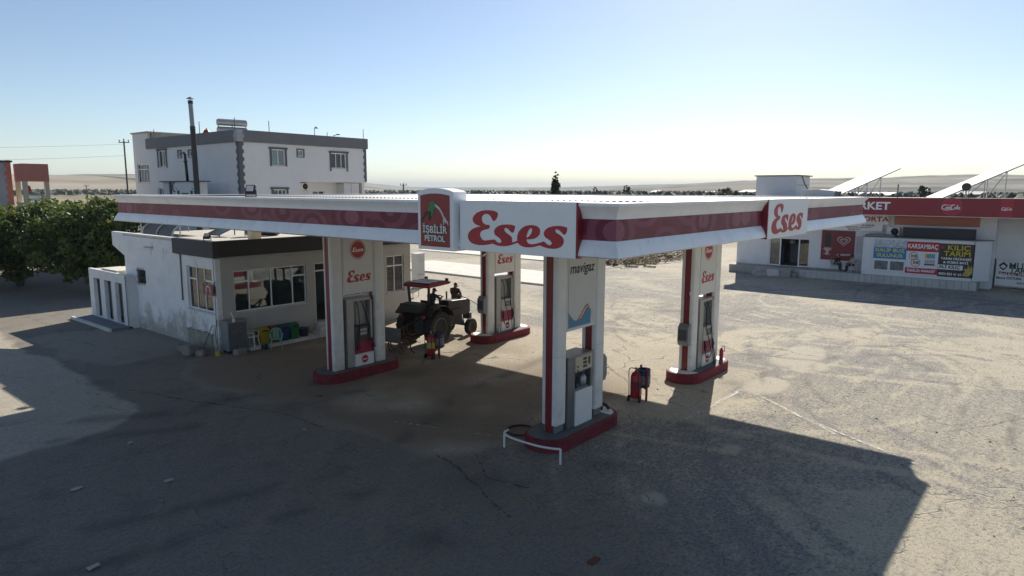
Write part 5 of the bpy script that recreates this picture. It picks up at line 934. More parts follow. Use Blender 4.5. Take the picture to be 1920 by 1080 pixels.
# ================================================================== SMALL THINGS ON THE FORECOURT
def ext_stand(lab1, lab2, x, y):
    t = thing('fire_extinguisher', lab1, 'fire extinguisher', (x, y, 0), R(10), 'trolley fire extinguishers on the forecourt')
    MB().lathe([(.06,.08),(.17,.13),(.175,.20),(.175,.86),(.13,.97),(.05,1.02),(.05,1.06)], (0,0,0), 20).build('cylinder', mat('extinguisher_red', (.36,.015,.02), .3, var=.12), t, smooth='auto')
    MB().lathe([(.1755,.45),(.178,.45),(.178,.70),(.1755,.70)], (0,0,0), 20).build('label_band', mat('extinguisher_label', (.45,.42,.08), .5) if y > 9 else mat('extinguisher_label_dark', (.22,.02,.03), .5), t)
    for sy in (-.16,.16): MB().lathe([(.11,-.02),(.11,.02)], (-.12,sy*1.2,.11), 14, 'y').build('wheel', BLACK, t)
    MB().tube(bez([(-.15,-.17,.1),(-.19,-.17,.7),(-.22,-.16,1.12),(-.22,0,1.18),(-.22,.16,1.12),(-.19,.17,.7),(-.15,.17,.1)],5), .015, 6).build('trolley_frame', BLACKPAINT, t)
    MB().tube(bez([(.03,0,1.05),(.15,-.1,1.1),(.22,-.12,.8),(.20,-.1,.4),(.10,-.16,.3)],6), .016, 6).build('hose', BLACK, t, smooth=True); MB().cyl((0,0,1.05),(0,0,1.16),.035,8).build('valve', STEEL, t)
    b = thing('litter_bin', lab2, 'bin', (x+.36, y-.10, 0), R(-40), 'blue litter bins on red posts')
    MB().lathe([(.17,.42),(.20,.45),(.215,1.02),(.225,1.05),(.20,1.05),(.185,.5)], (0,0,0), 20).build('drum', mat('bin_blue', (.035,.075,.13), .45, var=.15), b, smooth='auto'); MB().lathe([(.218,.55),(.222,.55),(.224,.85),(.219,.85)], (0,0,0), 20).build('print_band', mat('bin_print', (.22,.24,.25), .5, var=.5, vs=14), b)
    for sy in (-.27,.27): MB().box(-.03,.03,sy-.03,sy+.03,0,1.12).build('post', mat('bin_post_red', (.22,.02,.025), .5), b)
    MB().bar((0,-.27,.9),(0,.27,.9),.025).bar((0,-.27,.40),(0,.27,.40),.03).build('crossbar', mat('bin_post_red', (.22,.02,.025), .5), b)
ext_stand('red wheeled extinguisher near the right column, standing at the shadow edge', 'blue litter bin on red posts near the right hand column', 9.15, 4.62)
ext_stand('red wheeled extinguisher with yellow label left of the tractor wheel', 'blue litter bin on red posts in front of the tractor wheel', 8.75, 14.05)
gr_ = thing('guard_rail', 'low curved white guard rail in front of the nearest island', 'rail', (3.2,4.5,0)); gp = [(3.42,5.38,.42),(3.18,5.32,.42),(3.02,5.0,.42),(2.98,4.5,.42),(3.0,4.0,.42),(3.1,3.62,.42),(3.2,3.45,.42)]
WR = mat('white_rail_paint', (.72,.72,.70), .45, var=.1); MB().tube(bez(gp,5), .03, 8).build('top_rail', WR, gr_, world=True, smooth=True)
for p in (gp[1], gp[-1]): MB().cyl((p[0],p[1],0),(p[0],p[1],.42),.03,8).build('post', WR, gr_, world=True)
ho = tag(MB().tube([(4.45+.42*math.cos(R(a)), 5.75+.42*math.sin(R(a)), .03+.004*math.sin(R(a*2))) for a in range(0,380,12)], .028, 7).build('hose_coil', HOSE, smooth=True), 'black hose coil lying beside the nearest island', 'hose')
def wall_box(nm, lab, loc, rz): 
    t = thing(nm, lab, 'box', loc, rz, 'rounded grey boxes on the column pillars'); MB().prism([(-.17,-.21,-.42),(.0,-.21,-.42),(.0,-.21,.40),(-.12,-.21,.40),(-.24,-.21,.26),(-.26,-.21,-.25)], (0,.42,0)).build('casing', GREYBOX, t, bev=.03, seg=2); MB().box(-.275,-.258,-.16,.16,-.2,.2).build('front_flap', mat('dark_flap', (.07,.07,.075), .4), t); MB().cyl((-.05,0,-.42),(-.05,0,-.50),.05,8).build('outlet', BLACKPAINT, t)
wall_box('paper_towel_box', 'rounded dark grey box on the pillar of the sunlit right column', (CX[1]-1.22, CY[0], 1.75), 0); wall_box('paper_towel_box', 'rounded dark grey box on the pillar behind the tractor', (CX[1]-1.22, CY[1], 1.75), 0); wall_box('paper_towel_box', 'rounded grey box on the far side of the nearest column', (CX[0]+1.22, CY[0], 1.75), R(180))
def cctv(lab, loc): t = thing('security_camera', lab, 'camera', loc, 0, 'small security cameras on the pillars'); MB().box(-.06,.0,-.03,.03,-.03,.03).build('mount', WHITE, t); MB().tube([(-.05,0,0),(-.12,-.03,-.02),(-.30,-.12,-.06)], [.03,.045,.045], 8).build('body', WHITE, t)
cctv('small security camera on the sunlit right column', (CX[1]-1.22, CY[0]-.16, 3.35)); cctv('small security camera on the column behind the tractor', (CX[1]-1.22, CY[1]-.12, 4.1))
cyl_ = thing('gas_canister', 'small red canister on the island of the sunlit right pump', 'canister', (CX[1]+1.2, CY[0]-.42, .365)); MB().lathe([(.05,0),(.08,.02),(.08,.38),(.04,.46),(.025,.50)], (0,0,0), 12).build('body', RED, cyl_, smooth='auto'); MB().tube(bez([(0,0,.5),(.10,-.06,.55),(.16,-.06,.3)],5), .012, 6).build('hose', BLACK, cyl_)
bt = thing('bottle', 'small steel bottle on the island right of the tractor', 'bottle', (CX[1]-.68, CY[1]-.45, .365)); MB().lathe([(.05,0),(.055,.02),(.055,.22),(.02,.30),(.02,.36)], (0,0,0), 12).build('flask', STEEL, bt, smooth='auto'); MB().cyl((0,0,.36),(0,0,.40),.025,8).build('cap', BLACKPAINT, bt)
rubber = thing('rubber_mat', 'crumpled black rubber piece on the nearest island end', 'mat', (CX[0]+1.2, CY[0]-.2, .37)); MB().tube(bez([(0,0,.08),(.15,.05,.22),(.30,.0,.12),(.35,-.05,.02)],5), [.05]*16, 6).build('sheet', BLACK, rubber)
LIT = mat('dusty_paper', (.40,.38,.34), .8, var=.2)
for i, (x, y, s, lab) in enumerate(((-5.3,11.3,.24,'crumpled pale paper sheet on the dark ground at the left'),(-3.7,10.1,.20,'torn pale cardboard piece on the dark ground right of the paper sheet'),(-3.3,13.4,.15,'small pale scrap on the dark ground nearer the concrete slab'),(-6.3,7.3,.20,'flattened carton at the bottom left of the yard'),(.4,10.6,.12,'tiny pale scrap near the edge of the brown forecourt'))):
    mb = MB(); g = [(-1,-.6),(0,-.75),(1,-.5),(1.05,.5),(.1,.7),(-.9,.55)]; mb.prism([(x+a*s*.5+random.uniform(-.02,.02), y+b*s*.5, .012+random.uniform(0,.05)) for a, b in g], (0,0,.012)); tag(mb.build('paper_litter', LIT), lab, 'litter', 'scraps of litter on the ground')
st_ = MB()
for _ in range(1500):
    x = random.uniform(-9, 40); y = random.uniform(-10, 20)
    if random.random() < .5: x = random.uniform(-9, 14); y = random.uniform(-9, 14)
    s = random.choice((.012,.016,.022,.03,.045 if random.random() < .3 else .02)); a = random.random()*6
    st_.add([(x+s*math.cos(a+k*2.1)*random.uniform(.7,1.2), y+s*math.sin(a+k*2.1)*random.uniform(.7,1.2), .0) for k in range(3)] + [(x, y, s*.9)], [(0,1,3),(1,2,3),(2,0,3)])
tag(st_.build('gravel', mat('loose_gravel', (.26,.245,.22), .9, var=.5, vs=9)), 'loose gravel scattered over the yard', 'gravel', kind='stuff')
rd_ = thing('reddish_stone_fragment', 'reddish brown brick fragment on the ground at the bottom centre', 'brick fragment', (-.1,.3,0)); MB().box(-.16,.12,-.07,.07,0,.04).build('fragment', mat('brick_fragment', (.16,.05,.035), .9, var=.3), rd_, bev=.015)
# white pillar box, bench and rubble behind the canopy
wp = thing('white_pillar_box', 'tall white rectangular box standing behind the tractor', 'post', (22.3,29.6,0)); MB().box(21.95,22.7,29.3,29.9,0,2.45).build('body', mat('pillar_white', (.60,.595,.57), .5, var=.06), wp, world=True, bev=.02); MB().box(21.92,22.73,29.27,29.93,2.45,2.52).build('cap', WHITE, wp, world=True); MB().box(22.0,22.65,29.285,29.299,1.0,1.03).build('joint', MIDGREY, wp, world=True); MB().cyl((22.3,29.30,2.0),(22.3,29.27,2.0),.03,8).build('knob', MIDGREY, wp, world=True)
bh = thing('garden_bench', 'thin black metal bench behind the office corner left of the white box', 'bench', (19.0,26.5,0), R(30)); MB().box(-.7,.7,-.22,.22,.42,.46).build('seat', BLACKPAINT, bh); MB().tube(bez([(-.7,.22,.44),(-.7,.28,.85),(0,.3,.9),(.7,.28,.85),(.7,.22,.44)],4), .02, 6).build('backrest', BLACKPAINT, bh)
for x in (-.62,.62): MB().bar((x,-.2,0),(x,-.2,.42),.03).bar((x,.2,0),(x,.2,.42),.03).build('leg', BLACKPAINT, bh)
def pallet(lab, loc, rz, tilt): 
    t = thing('pallet', lab, 'pallet', loc, rz, 'pallets on the rubble heap'); M = Matrix.Rotation(R(tilt), 4, 'Y')
    for k in range(6): MB().box(-.04,.0,-.6,.6,k*.22,k*.22+.13).xform(M).build('slat', mat('pale_pallet_wood', (.46,.36,.20), .8, var=.2), t)
    for yy in (-.55,0,.55): MB().box(.001,.09,yy-.05,yy+.05,0,1.23).xform(M).build('stringer', WOOD, t)
pallet('yellowish pallet leaning left on the rubble heap behind the canopy', (45.2,25.2,.1), R(10), 22); pallet('yellowish pallet leaning right of its twin on the rubble heap', (46.4,24.0,.1), R(5), 18)
hp = MB()
for _ in range(260):
    t_ = random.random(); x = 43 + t_*13 + random.uniform(-1.2,1.2); y = 27.0 - t_*2.0 + random.uniform(-2.0,2.6) ; L_ = random.uniform(.5,2.2); a = random.uniform(-.5,.9); z_ = random.uniform(.05,.8)*math.exp(-((y-26)/2.2)**2)
    hp.bar((x,y,z_), (x+L_*math.cos(a), y+L_*math.sin(a), z_+random.uniform(-.1,.5)), random.uniform(.04,.12))
tag(hp.build('branch_heap', mat('dead_branches', (.24,.19,.14), .9, var=.4, vs=3)), 'heap of dead branches and boards behind the canopy', 'branch heap', kind='stuff')
hh = MB()
for _ in range(120):
    t_ = random.random(); x = 43.5 + t_*13; y = 28 - t_*1.5 + random.uniform(-1.5,2.5); s = random.uniform(.2,.7); c_ = Vector((x,y,random.uniform(0,.3)))
    vs = [c_ + Vector((random.uniform(-s,s),random.uniform(-s,s),random.uniform(-s,s)*.7)) for _ in range(4)]; hh.add(vs, [(0,1,2),(0,2,3),(0,3,1),(1,3,2)])
tag(hh.build('rubble_heap', mat('earth_rubble', (.28,.235,.18), .95, var=.3, vs=1.5)), 'low heap of earth and rubble under the dead branches', 'rubble', kind='stuff')
# ================================================================== TRACTOR
TR = thing('tractor', 'dusty dark tractor with a red roof parked at the pumps', 'tractor', (10.45, 16.3, 0), R(8))
TB = mat('tractor_dark_paint', (.032,.024,.024), .5, var=.3, vs=4, stain=.4, scol=(.10,.085,.07)); TG = mat('tractor_grey_casting', (.05,.05,.05), .6, var=.3, stain=.3, scol=(.12,.1,.08)); RIM = mat('dusty_tan_rim', (.46,.33,.21), .6, var=.25, vs=6); TYRE = mat('dusty_tyre', (.035,.032,.03), .85, var=.4, vs=5, stain=.4, scol=(.10,.085,.065))
def wheel(cx, cy, r, w, lugs, front=False):
    base = MB().lathe([(r*.60,-w*.42),(r*.70,-w*.5),(r*.92,-w*.5),(r*.97,-w*.36),(r*.985,0),(r*.97,w*.36),(r*.92,w*.5),(r*.70,w*.5),(r*.60,w*.42)], (0,0,0), 40, 'y')
    for k in range(lugs):
        for s in (-1, 1):
            a = 2*math.pi*(k + (.5 if s > 0 else 0))/lugs; a2 = a + (.16 if not front else .05)
            P = lambda an, yy, rr: (rr*math.cos(an), yy, rr*math.sin(an))
            base.bar(P(a, s*w*.50, r*.955), P(a2, s*w*.04, r*.985), .055 if not front else .03, .05 if not front else .02, up=P(a, 0, 1))
    t = base.build('wheel', TYRE, TR, smooth='auto'); t.location = (cx, cy, r*1.0)
    rm = MB().lathe([(r*.61,-w*.40),(r*.57,-w*.44),(r*.54,-w*.30),(r*.42,-w*.12),(r*.24,-w*.10),(r*.20,-w*.30),(r*.08,-w*.34),(r*.02,-w*.34)], (0,0,0), 32, 'y').lathe([(r*.61,w*.40),(r*.57,w*.44),(r*.54,w*.30),(r*.42,w*.12),(r*.24,w*.10),(r*.20,w*.30),(r*.08,w*.34),(r*.02,w*.34)], (0,0,0), 32, 'y')
    rm.build('rim', RIM, t, smooth='auto')
    for k in range(8):
        a = k*math.pi/4
        for s in (-1,1): MB().cyl((r*.30*math.cos(a), s*w*.10, r*.30*math.sin(a)), (r*.30*math.cos(a), s*w*.22, r*.30*math.sin(a)), .025 if not front else .012, 6).build('bolt', TG, t)
for s in (-1,1): wheel(0, s*.80, .80, .42, 18); wheel(2.78, s*.66, .40, .24, 22, True)
MB().box(-.35,.75,-.26,.26,.55,1.25).box(.75,1.55,-.22,.22,.50,1.10).box(1.55,2.75,-.20,.20,.55,1.0).build('chassis', TG, TR, bev=.03)
MB().cyl((0,-.75,.80),(0,.75,.80),.13,12).build('rear_axle', TG, TR); MB().bar((2.85,-.66,.45),(2.85,.66,.45),.10,.12).box(2.6,3.0,-.12,.12,.45,.62).build('front_axle', TG, TR)
hd = MB().prism([(1.45,-.31,1.0),(3.22,-.29,.95),(3.30,-.28,1.10),(3.28,-.28,1.62),(3.10,-.29,1.70),(1.45,-.32,1.80)], (0,.60,0)).build('hood', TB, TR, bev=.05, seg=2)
MB().box(3.301,3.33,-.24,.24,1.02,1.60).build('grille', BLACKPAINT, TR)
for s in (-.15,.15): MB().lathe([(.08,3.33),(.085,3.36),(.02,3.365)], (0,s,1.46), 14, 'x').build('headlight', mat('headlight_glass', (.5,.5,.46), .15), TR)
MB().cyl((2.75,.0,1.70),(2.75,.0,1.86),.10,12).cyl((2.75,0,1.86),(2.75,0,1.94),.06,10).build('air_filter', BLACKPAINT, TR); MB().tube([(2.0,.2,1.7),(2.0,.2,2.15)], .04, 8).build('exhaust', RUST, TR)
MB().box(3.30,3.52,-.22,.22,.62,.95).build('front_weight', TG, TR, bev=.03); MB().box(1.2,2.4,-.40,-.321,1.05,1.35).build('toolbox', TB, TR, bev=.02); MB().box(2.80,3.40,.30,.53,.64,.70).bar((2.85,.10,.60),(2.85,.50,.64),.05).bar((3.25,.10,.60),(3.25,.50,.64),.05).build('side_step', TG, TR)
for s in (-1,1):
    fp = [(.95,1.25),(.80,1.50),(.45,1.74),(.0,1.82),(-.45,1.74),(-.78,1.45)]
    y0 = s*.58; w_ = s*.44; n_ = len(fp); vs = [(x,y0,z) for x,z in fp]+[(x,y0+w_,z) for x,z in fp]+[(x,y0,z+.04) for x,z in fp]+[(x,y0+w_,z+.04) for x,z in fp]
    f_ = MB().add(vs, [(k,k+1,n_+k+1,n_+k) for k in range(n_-1)]+[(2*n_+k,3*n_+k,3*n_+k+1,2*n_+k+1) for k in range(n_-1)]+[(k,2*n_+k,2*n_+k+1,k+1) for k in range(n_-1)]+[(n_+k,n_+k+1,3*n_+k+1,3*n_+k) for k in range(n_-1)])
    f_.prism([(.95,y0,1.0),(.95,y0,1.25),(.80,y0,1.5),(.45,y0,1.74),(0,y0,1.82),(-.45,y0,1.74),(-.78,y0,1.45),(-.6,y0,1.0)], (0,-s*.02,0)).build('fender', TB, TR)
    MB().bar((-.30,s*.52,1.75),(-.34,s*.60,2.74),.09,.08).build('roof_post', TB, TR); MB().box(-.82,-.76,s*.66-.07,s*.66+.07,1.35,1.47).build('tail_light', LETRED, TR)
roof = MB().prism([(-.52,-.74,2.66),(1.0,-.74,2.70),(1.12,-.74,2.74),(1.12,-.74,2.80),(.92,-.74,2.86),(-.48,-.74,2.83),(-.55,-.74,2.76)], (0,1.48,0)).build('roof', mat('tractor_red_roof', (.26,.015,.03), .4, var=.15, stain=.2, scol=(.3,.2,.2)), TR, bev=.03)
for x in (-.42,.02,.46): MB().box(x,x+.30,-.64,.64,2.862,2.885).build('roof_rib', mat('roof_rib_mauve', (.32,.22,.30), .4), roof)
for y in (-.6,.6): MB().box(.92,1.02,y-.06,y+.06,2.80,2.96).build('beacon', BLACKPAINT, roof)
MB().box(.15,.68,-.26,.26,1.48,1.60).prism([(.15,-.26,1.60),(.25,-.26,1.60),(.14,-.26,2.0),(.06,-.26,1.98)], (0,.52,0)).bar((.4,0,1.2),(.4,0,1.5),.2).build('seat', BLACK, TR, bev=.03)
MB().tube([(1.12+.06*math.cos(R(a)), .20*math.sin(R(a))*1.0, 1.98+.20*math.cos(R(a))*.55) for a in range(0,375,15)], .018, 6).build('steering_wheel', BLACK, TR); MB().cyl((1.45,0,1.6),(1.12,0,1.98),.03,8).build('steering_column', TG, TR)
MB().box(-1.05,-.35,-.50,.50,1.60,1.98).build('rear_box', mat('dark_rear_box', (.05,.045,.04), .7, var=.3), TR, bev=.02)
for s in (-.4,.4): MB().bar((-.4,s,.62),(-1.35,s*1.1,.50),.07).build('lift_arm', TG, TR)
MB().bar((-.35,0,1.2),(-1.3,0,1.0),.06).build('top_link', TG, TR)
# mounted cultivator behind the tractor
im = thing('mounted_cultivator', 'rusty mounted cultivator hitched behind the tractor', 'implement', (10.45-1.75*math.cos(R(8)), 16.3-1.75*math.sin(R(8)), 0), R(8))
MB().bar((0,-.95,.62),(0,.95,.62),.10).bar((-.45,-.95,.62),(-.45,.95,.62),.10).bar((0,-.5,.62),(-.45,-.5,.62),.08).bar((0,.5,.62),(-.45,.5,.62),.08).bar((.35,-.4,.52),(0,-.4,.62),.07).bar((.35,.4,.52),(0,.4,.62),.07).bar((0,-.35,.62),(.35,0,1.02),.07).bar((0,.35,.62),(.35,0,1.02),.07).build('frame', RUST, im)
for k in range(7): MB().tube(bez([((-.45 if k%2 else 0),-.85+k*.28,.62),((-.65 if k%2 else -.2),-.85+k*.28,.5),((-.62 if k%2 else -.17),-.85+k*.28,.2),((-.40 if k%2 else .05),-.85+k*.28,.02)],4), .03, 6).build('tine', RUST, im)
MB().box(-.75,-.50,-.6,.6,.55,1.15).build('seed_box', mat('grey_dusty_box', (.12,.12,.115), .7, var=.3), im, bev=.02)
fh = tag(MB().tube(bez([(13.05,14.25,1.15),(12.85,14.8,1.5),(12.6,15.6,1.9),(12.45,16.3,2.05)],8), .02, 7).build('fuel_hose', mat('grey_hose', (.16,.16,.15), .5), smooth=True), 'fuel hose stretched from the pump island to the tractor', 'hose')
# ================================================================== PEOPLE
def person(lab, loc, rz, J, shirt, pants, hairc, skin=(.26,.15,.09), shoe=(.03,.03,.03), cap=False):
    """J: joint positions, figure faces +X; one continuous skinned body, clothing by body zone."""
    names = ['pelvis','waist','chest','neck','head','headtop','hipL','kneeL','ankleL','toeL','hipR','kneeR','ankleR','toeR','shL','elL','wrL','haL','shR','elR','wrR','haR']
    rad = dict(pelvis=.155,waist=.150,chest=.172,neck=.06,head=.09,headtop=.075,hip=.108,knee=.072,ankle=.052,toe=.045,sh=.088,el=.062,wr=.042,ha=.036)
    edges = [('pelvis','waist'),('waist','chest'),('chest','neck'),('neck','head'),('head','headtop'),('chest','shL'),('chest','shR'),('pelvis','hipL'),('pelvis','hipR')]
    for s in 'LR': edges += [('hip'+s,'knee'+s),('knee'+s,'ankle'+s),('ankle'+s,'toe'+s),('sh'+s,'el'+s),('el'+s,'wr'+s),('wr'+s,'ha'+s)]
    P = {k: Vector(v) for k, v in J.items()}; n = len(names); pts = [P[k] for k in names]; rr = [rad.get(k, rad.get(k[:-1])) for k in names]; E_ = [(names.index(a), names.index(b)) for a, b in edges]
    for s in 'LR':                                          # fingers and thumb
        h = P['ha'+s]; d = (h - P['wr'+s]).normalized(); side = d.cross(Vector((0,0,1))); side = side.normalized() if side.length > .1 else Vector((0,1,0)); ih = names.index('ha'+s)
        for k, (o_, L_) in enumerate(((-.03,.06),(-.01,.075),(.01,.07),(.03,.055))):
            a = len(pts); pts += [h + side*o_ + d*.035, h + side*o_ + d*(.035+L_) + Vector((0,0,-.02))]; rr += [.010,.008]; E_ += [(ih, a), (a, a+1)]
        a = len(pts); pts += [h + side*.05 + d*.005, h + side*.07 + d*.03]; rr += [.011,.009]; E_ += [(ih, a), (a, a+1)]
    me = bpy.data.meshes.new('body_skeleton'); me.from_pydata([tuple(p) for p in pts], E_, []); o = bpy.data.objects.new('tmp', me); COL.objects.link(o)
    md = o.modifiers.new('skin', 'SKIN'); md.use_smooth_shade = True
    for i, sv in enumerate(me.skin_vertices[0].data): sv.radius = (rr[i], rr[i]*(1.0)); sv.use_root = (i == 0)
    o.modifiers.new('sub', 'SUBSURF').levels = 1
    bpy.context.view_layer.update(); dg = bpy.context.evaluated_depsgraph_get(); bm_ = bpy.data.meshes.new_from_object(o.evaluated_get(dg)); bpy.data.objects.remove(o)
    mats = [mat('skin_%d' % int(skin[0]*100), skin, .5, var=.06), mat('shirt_%d_%d' % (int(shirt[0]*1000), int(shirt[2]*1000)), shirt, .8, var=.12), mat('trousers_%d' % int(pants[2]*1000), pants, .85, var=.12), mat('shoe', shoe, .6)]
    bm_.materials.clear(); [bm_.materials.append(x) for x in mats]
    zone = {}
    for i, (a, b) in enumerate(edges):
        k = a[:-1] if a[-1] in 'LR' else a
        zone[i] = 0 if (k in ('neck','head') or (k == 'wr') or (k == 'el')) else 2 if (k in ('hip','knee') or (a == 'pelvis' and b.startswith('hip'))) else 3 if k == 'ankle' else 1
    for p in bm_.polygons:
        c = p.center; best = min(range(len(edges)), key=lambda i: _sd(c, P[edges[i][0]], P[edges[i][1]])); p.material_index = zone[best]; p.use_smooth = True
        if (c - P['haL']).length < .13 or (c - P['haR']).length < .13: p.material_index = 0
    t = thing('person', lab, 'person', loc, rz)
    obj('body', bm_, t)
    hx, ht = P['head'], P['headtop']; up = (ht - hx).normalized(); fw_ = Vector((1,0,0)); fw_ = (fw_ - up*fw_.dot(up)).normalized(); lf = up.cross(fw_)
    hr = MB(); c = hx + up*.055 - fw_*.012
    for i in range(7):
        for j in range(13): pass
    vs = []; fs = []
    for i in range(7):
        th_ = R(8 + i*14)
        for j in range(14):
            ph = 2*math.pi*j/14; q = up*math.cos(th_)*.115 + (fw_*math.cos(ph)*.108 + lf*math.sin(ph)*.092)*math.sin(th_)
            if i > 4 and math.cos(ph) > .3: q = q*.80
            vs.append(c + q)
    for i in range(6):
        for j in range(14): fs.append((i*14+j, i*14+(j+1)%14, (i+1)*14+(j+1)%14, (i+1)*14+j))
    fs.append(tuple(range(14))); hr.add(vs, fs)
    if cap: hr.prism([c+fw_*.08+lf*.08+up*.03, c+fw_*.19+lf*.05+up*.015, c+fw_*.19-lf*.05+up*.015, c+fw_*.08-lf*.08+up*.03], up*.012)
    hr.build('cap' if cap else 'hair', mat('hair_%d' % int(hairc[0]*1000), hairc, .7), t, smooth=True)
    f_ = MB(); e0 = hx + up*.02 + fw_*.082
    f_.prism([e0+lf*.014-up*.03, e0-lf*.014-up*.03, e0+up*.02], fw_*.02); f_.build('nose', mats[0], t)
    for s in (-1,1):
        MB().lathe([(.001,-.012),(.009,-.006),(.009,.006),(.001,.012)], e0+lf*s*.032+up*.022-fw_*.004, 8).build('eye', mat('eye_dark', (.03,.025,.02), .3), t)
        MB().lathe([(.001,-.028),(.02,-.012),(.02,.012),(.001,.028)], hx+lf*s*.088+up*.02, 8).build('ear', mats[0], t)
    MB().bar(e0+lf*.025-up*.055-fw_*.006, e0-lf*.025-up*.055-fw_*.006, .008).build('mouth', mat('mouth', (.20,.08,.06), .5), t)
    return t
def _sd(c, a, b):
    d = b - a; t = max(0, min(1, (c-a).dot(d)/max(1e-9, d.dot(d)))); return (c - a - d*t).length
def sitting(lean=.0, hands=((.45,.18,.35),(.45,-.18,.35)), knee_x=.44, foot=((.46,.12,-.44),(.46,-.12,-.44)), nod=.02):
    J = dict(pelvis=(0,0,.10), waist=(.01+lean*.3,0,.26), chest=(.02+lean*.75,0,.46), neck=(.03+lean,0,.62), head=(.06+lean+nod,0,.72), headtop=(.07+lean+nod*2,0,.85))
    for s, y in (('L',1),('R',-1)):
        i = 0 if s == 'L' else 1
        J['hip'+s] = (.02,y*.10,.08); J['knee'+s] = (knee_x,y*.14,.09); fx = foot[i]; J['ankle'+s] = (fx[0]-.05,fx[1],fx[2]+.08); J['toe'+s] = (fx[0]+.12,fx[1],fx[2]+.03)
        J['sh'+s] = (.01+lean*.9,y*.22,.55); h = Vector(hands[i]); sh_ = Vector(J['sh'+s]); el = (sh_+h)*.5 + Vector((-.06,y*.09,-.11)); J['el'+s] = tuple(el); J['wr'+s] = tuple(h); J['ha'+s] = tuple(h + (h-el).normalized()*.08)
    return J
def standing(lean=.03, handL=(.35,.16,1.15), handR=(.05,-.28,.85), nod=.03):
    J = dict(pelvis=(0,0,.92), waist=(.01,0,1.08), chest=(.01+lean*.6,0,1.30), neck=(.02+lean,0,1.47), head=(.05+lean+nod,0,1.57), headtop=(.06+lean+nod*2,0,1.70))
    for s, y, h in (('L',1,handL),('R',-1,handR)):
        J['hip'+s] = (0,y*.10,.90); J['knee'+s] = (.03,y*.11,.50); J['ankle'+s] = (-.02,y*.11,.09); J['toe'+s] = (.14,y*.13,.035)
        J['sh'+s] = (0+lean*.8,y*.22,1.40); h = Vector(h); sh_ = Vector(J['sh'+s]); el = (sh_+h)*.5 + Vector((-.04,y*.10,-.10)); J['el'+s] = tuple(el); J['wr'+s] = tuple(h); J['ha'+s] = tuple(h + (h-el).normalized()*.08)
    return J
def tr_pt(x, y, z): c, s = math.cos(R(8)), math.sin(R(8)); return (10.45+x*c-y*s, 16.3+x*s+y*c, z)
person('person in dark blue jacket sitting at the wheel of the tractor', tr_pt(.52,0,1.60), R(8), sitting(.14, ((.66,.15,.42),(.66,-.15,.42)), foot=((.62,.2,-.50),(.62,-.2,-.50)), nod=.06), (.035,.045,.085), (.03,.035,.05), (.02,.018,.016), cap=True)
person('person in brown jacket standing on the far side of the tractor hood', tr_pt(3.0,.46,.70), R(15), standing(.02, (.22,.05,1.48), (.26,-.20,1.02)), (.085,.05,.035), (.03,.03,.04), (.018,.015,.012))
p1 = plastic_chair('white plastic chair with a dark haired person in front of the kiosk', (47.75,6.95,PF+.002), R(125), mat('white_plastic_bright', (.72,.72,.72), .4))
p2 = plastic_chair('plastic chair under the person in black below the red poster', (48.0,8.35,PF+.002), R(-100), mat('white_plastic_dim', (.5,.5,.5), .4))
person('person in black clothes sitting bent forward below the red poster', (48.0,8.35,PF+.42), R(-100), sitting(.22, ((.46,.12,.16),(.46,-.12,.16)), foot=((.50,.14,-.42),(.50,-.14,-.42))), (.022,.022,.026), (.028,.03,.04), (.015,.013,.012))
person('person in pale shirt sitting on the white chair beside the kiosk', (47.75,6.95,PF+.42), R(125), sitting(.02, ((.40,.16,.22),(.40,-.16,.22)), foot=((.52,.12,-.42),(.52,-.12,-.42))), (.42,.40,.38), (.035,.035,.045), (.015,.013,.012))
# ================================================================== TREES
def leafmat(name, c1, c2):
    m = bpy.data.materials.new(name); m.use_nodes = True; t = m.node_tree; L = t.links; b = t.nodes['Principled BSDF']
    g = nd(t, 'ShaderNodeNewGeometry'); n = nd(t, 'ShaderNodeTexNoise'); n.inputs['Scale'].default_value = .9; n.inputs['Detail'].default_value = 4; L.new(g.outputs[0], n.inputs['Vector'])
    a = nd(t, 'ShaderNodeAttribute'); a.attribute_name = 'tint'; ad = nd(t, 'ShaderNodeMath', operation='ADD'); L.new(n.outputs[0], ad.inputs[0]); L.new(a.outputs['Fac'], ad.inputs[1])
    r = nd(t, 'ShaderNodeMapRange'); r.inputs[1].default_value = .5; r.inputs[2].default_value = 1.4; L.new(ad.outputs[0], r.inputs[0])
    mx = nd(t, 'ShaderNodeMix', data_type='RGBA'); mx.inputs[6].default_value = (*c1,1); mx.inputs[7].default_value = (*c2,1); L.new(r.outputs[0], mx.inputs[0]); L.new(mx.outputs[2], b.inputs['Base Color']); b.inputs['Roughness'].default_value = .5; b.inputs['Specular IOR Level'].default_value = .35
    tl = nd(t, 'ShaderNodeBsdfTranslucent'); hs_ = nd(t, 'ShaderNodeHueSaturation'); hs_.inputs['Value'].default_value = 1.5; L.new(mx.outputs[2], hs_.inputs['Color']); L.new(hs_.outputs[0], tl.inputs[0])
    ms = nd(t, 'ShaderNodeMixShader'); ms.inputs[0].default_value = .35; L.new(b.outputs[0], ms.inputs[1]); L.new(tl.outputs[0], ms.inputs[2]); L.new(ms.outputs[0], t.nodes['Material Output'].inputs[0]); return m
LEAF = leafmat('broad_leaves', (.030,.064,.018), (.135,.16,.042)); LEAFD = leafmat('dark_needles', (.018,.032,.016), (.045,.06,.028)); LEAFY = leafmat('shrub_leaves', (.05,.085,.02), (.14,.17,.04)); LEAFO = leafmat('olive_leaves', (.045,.06,.035), (.10,.115,.065))
BARK = mat('bark', (.11,.085,.065), .9, var=.3, vs=6, bump=.5)
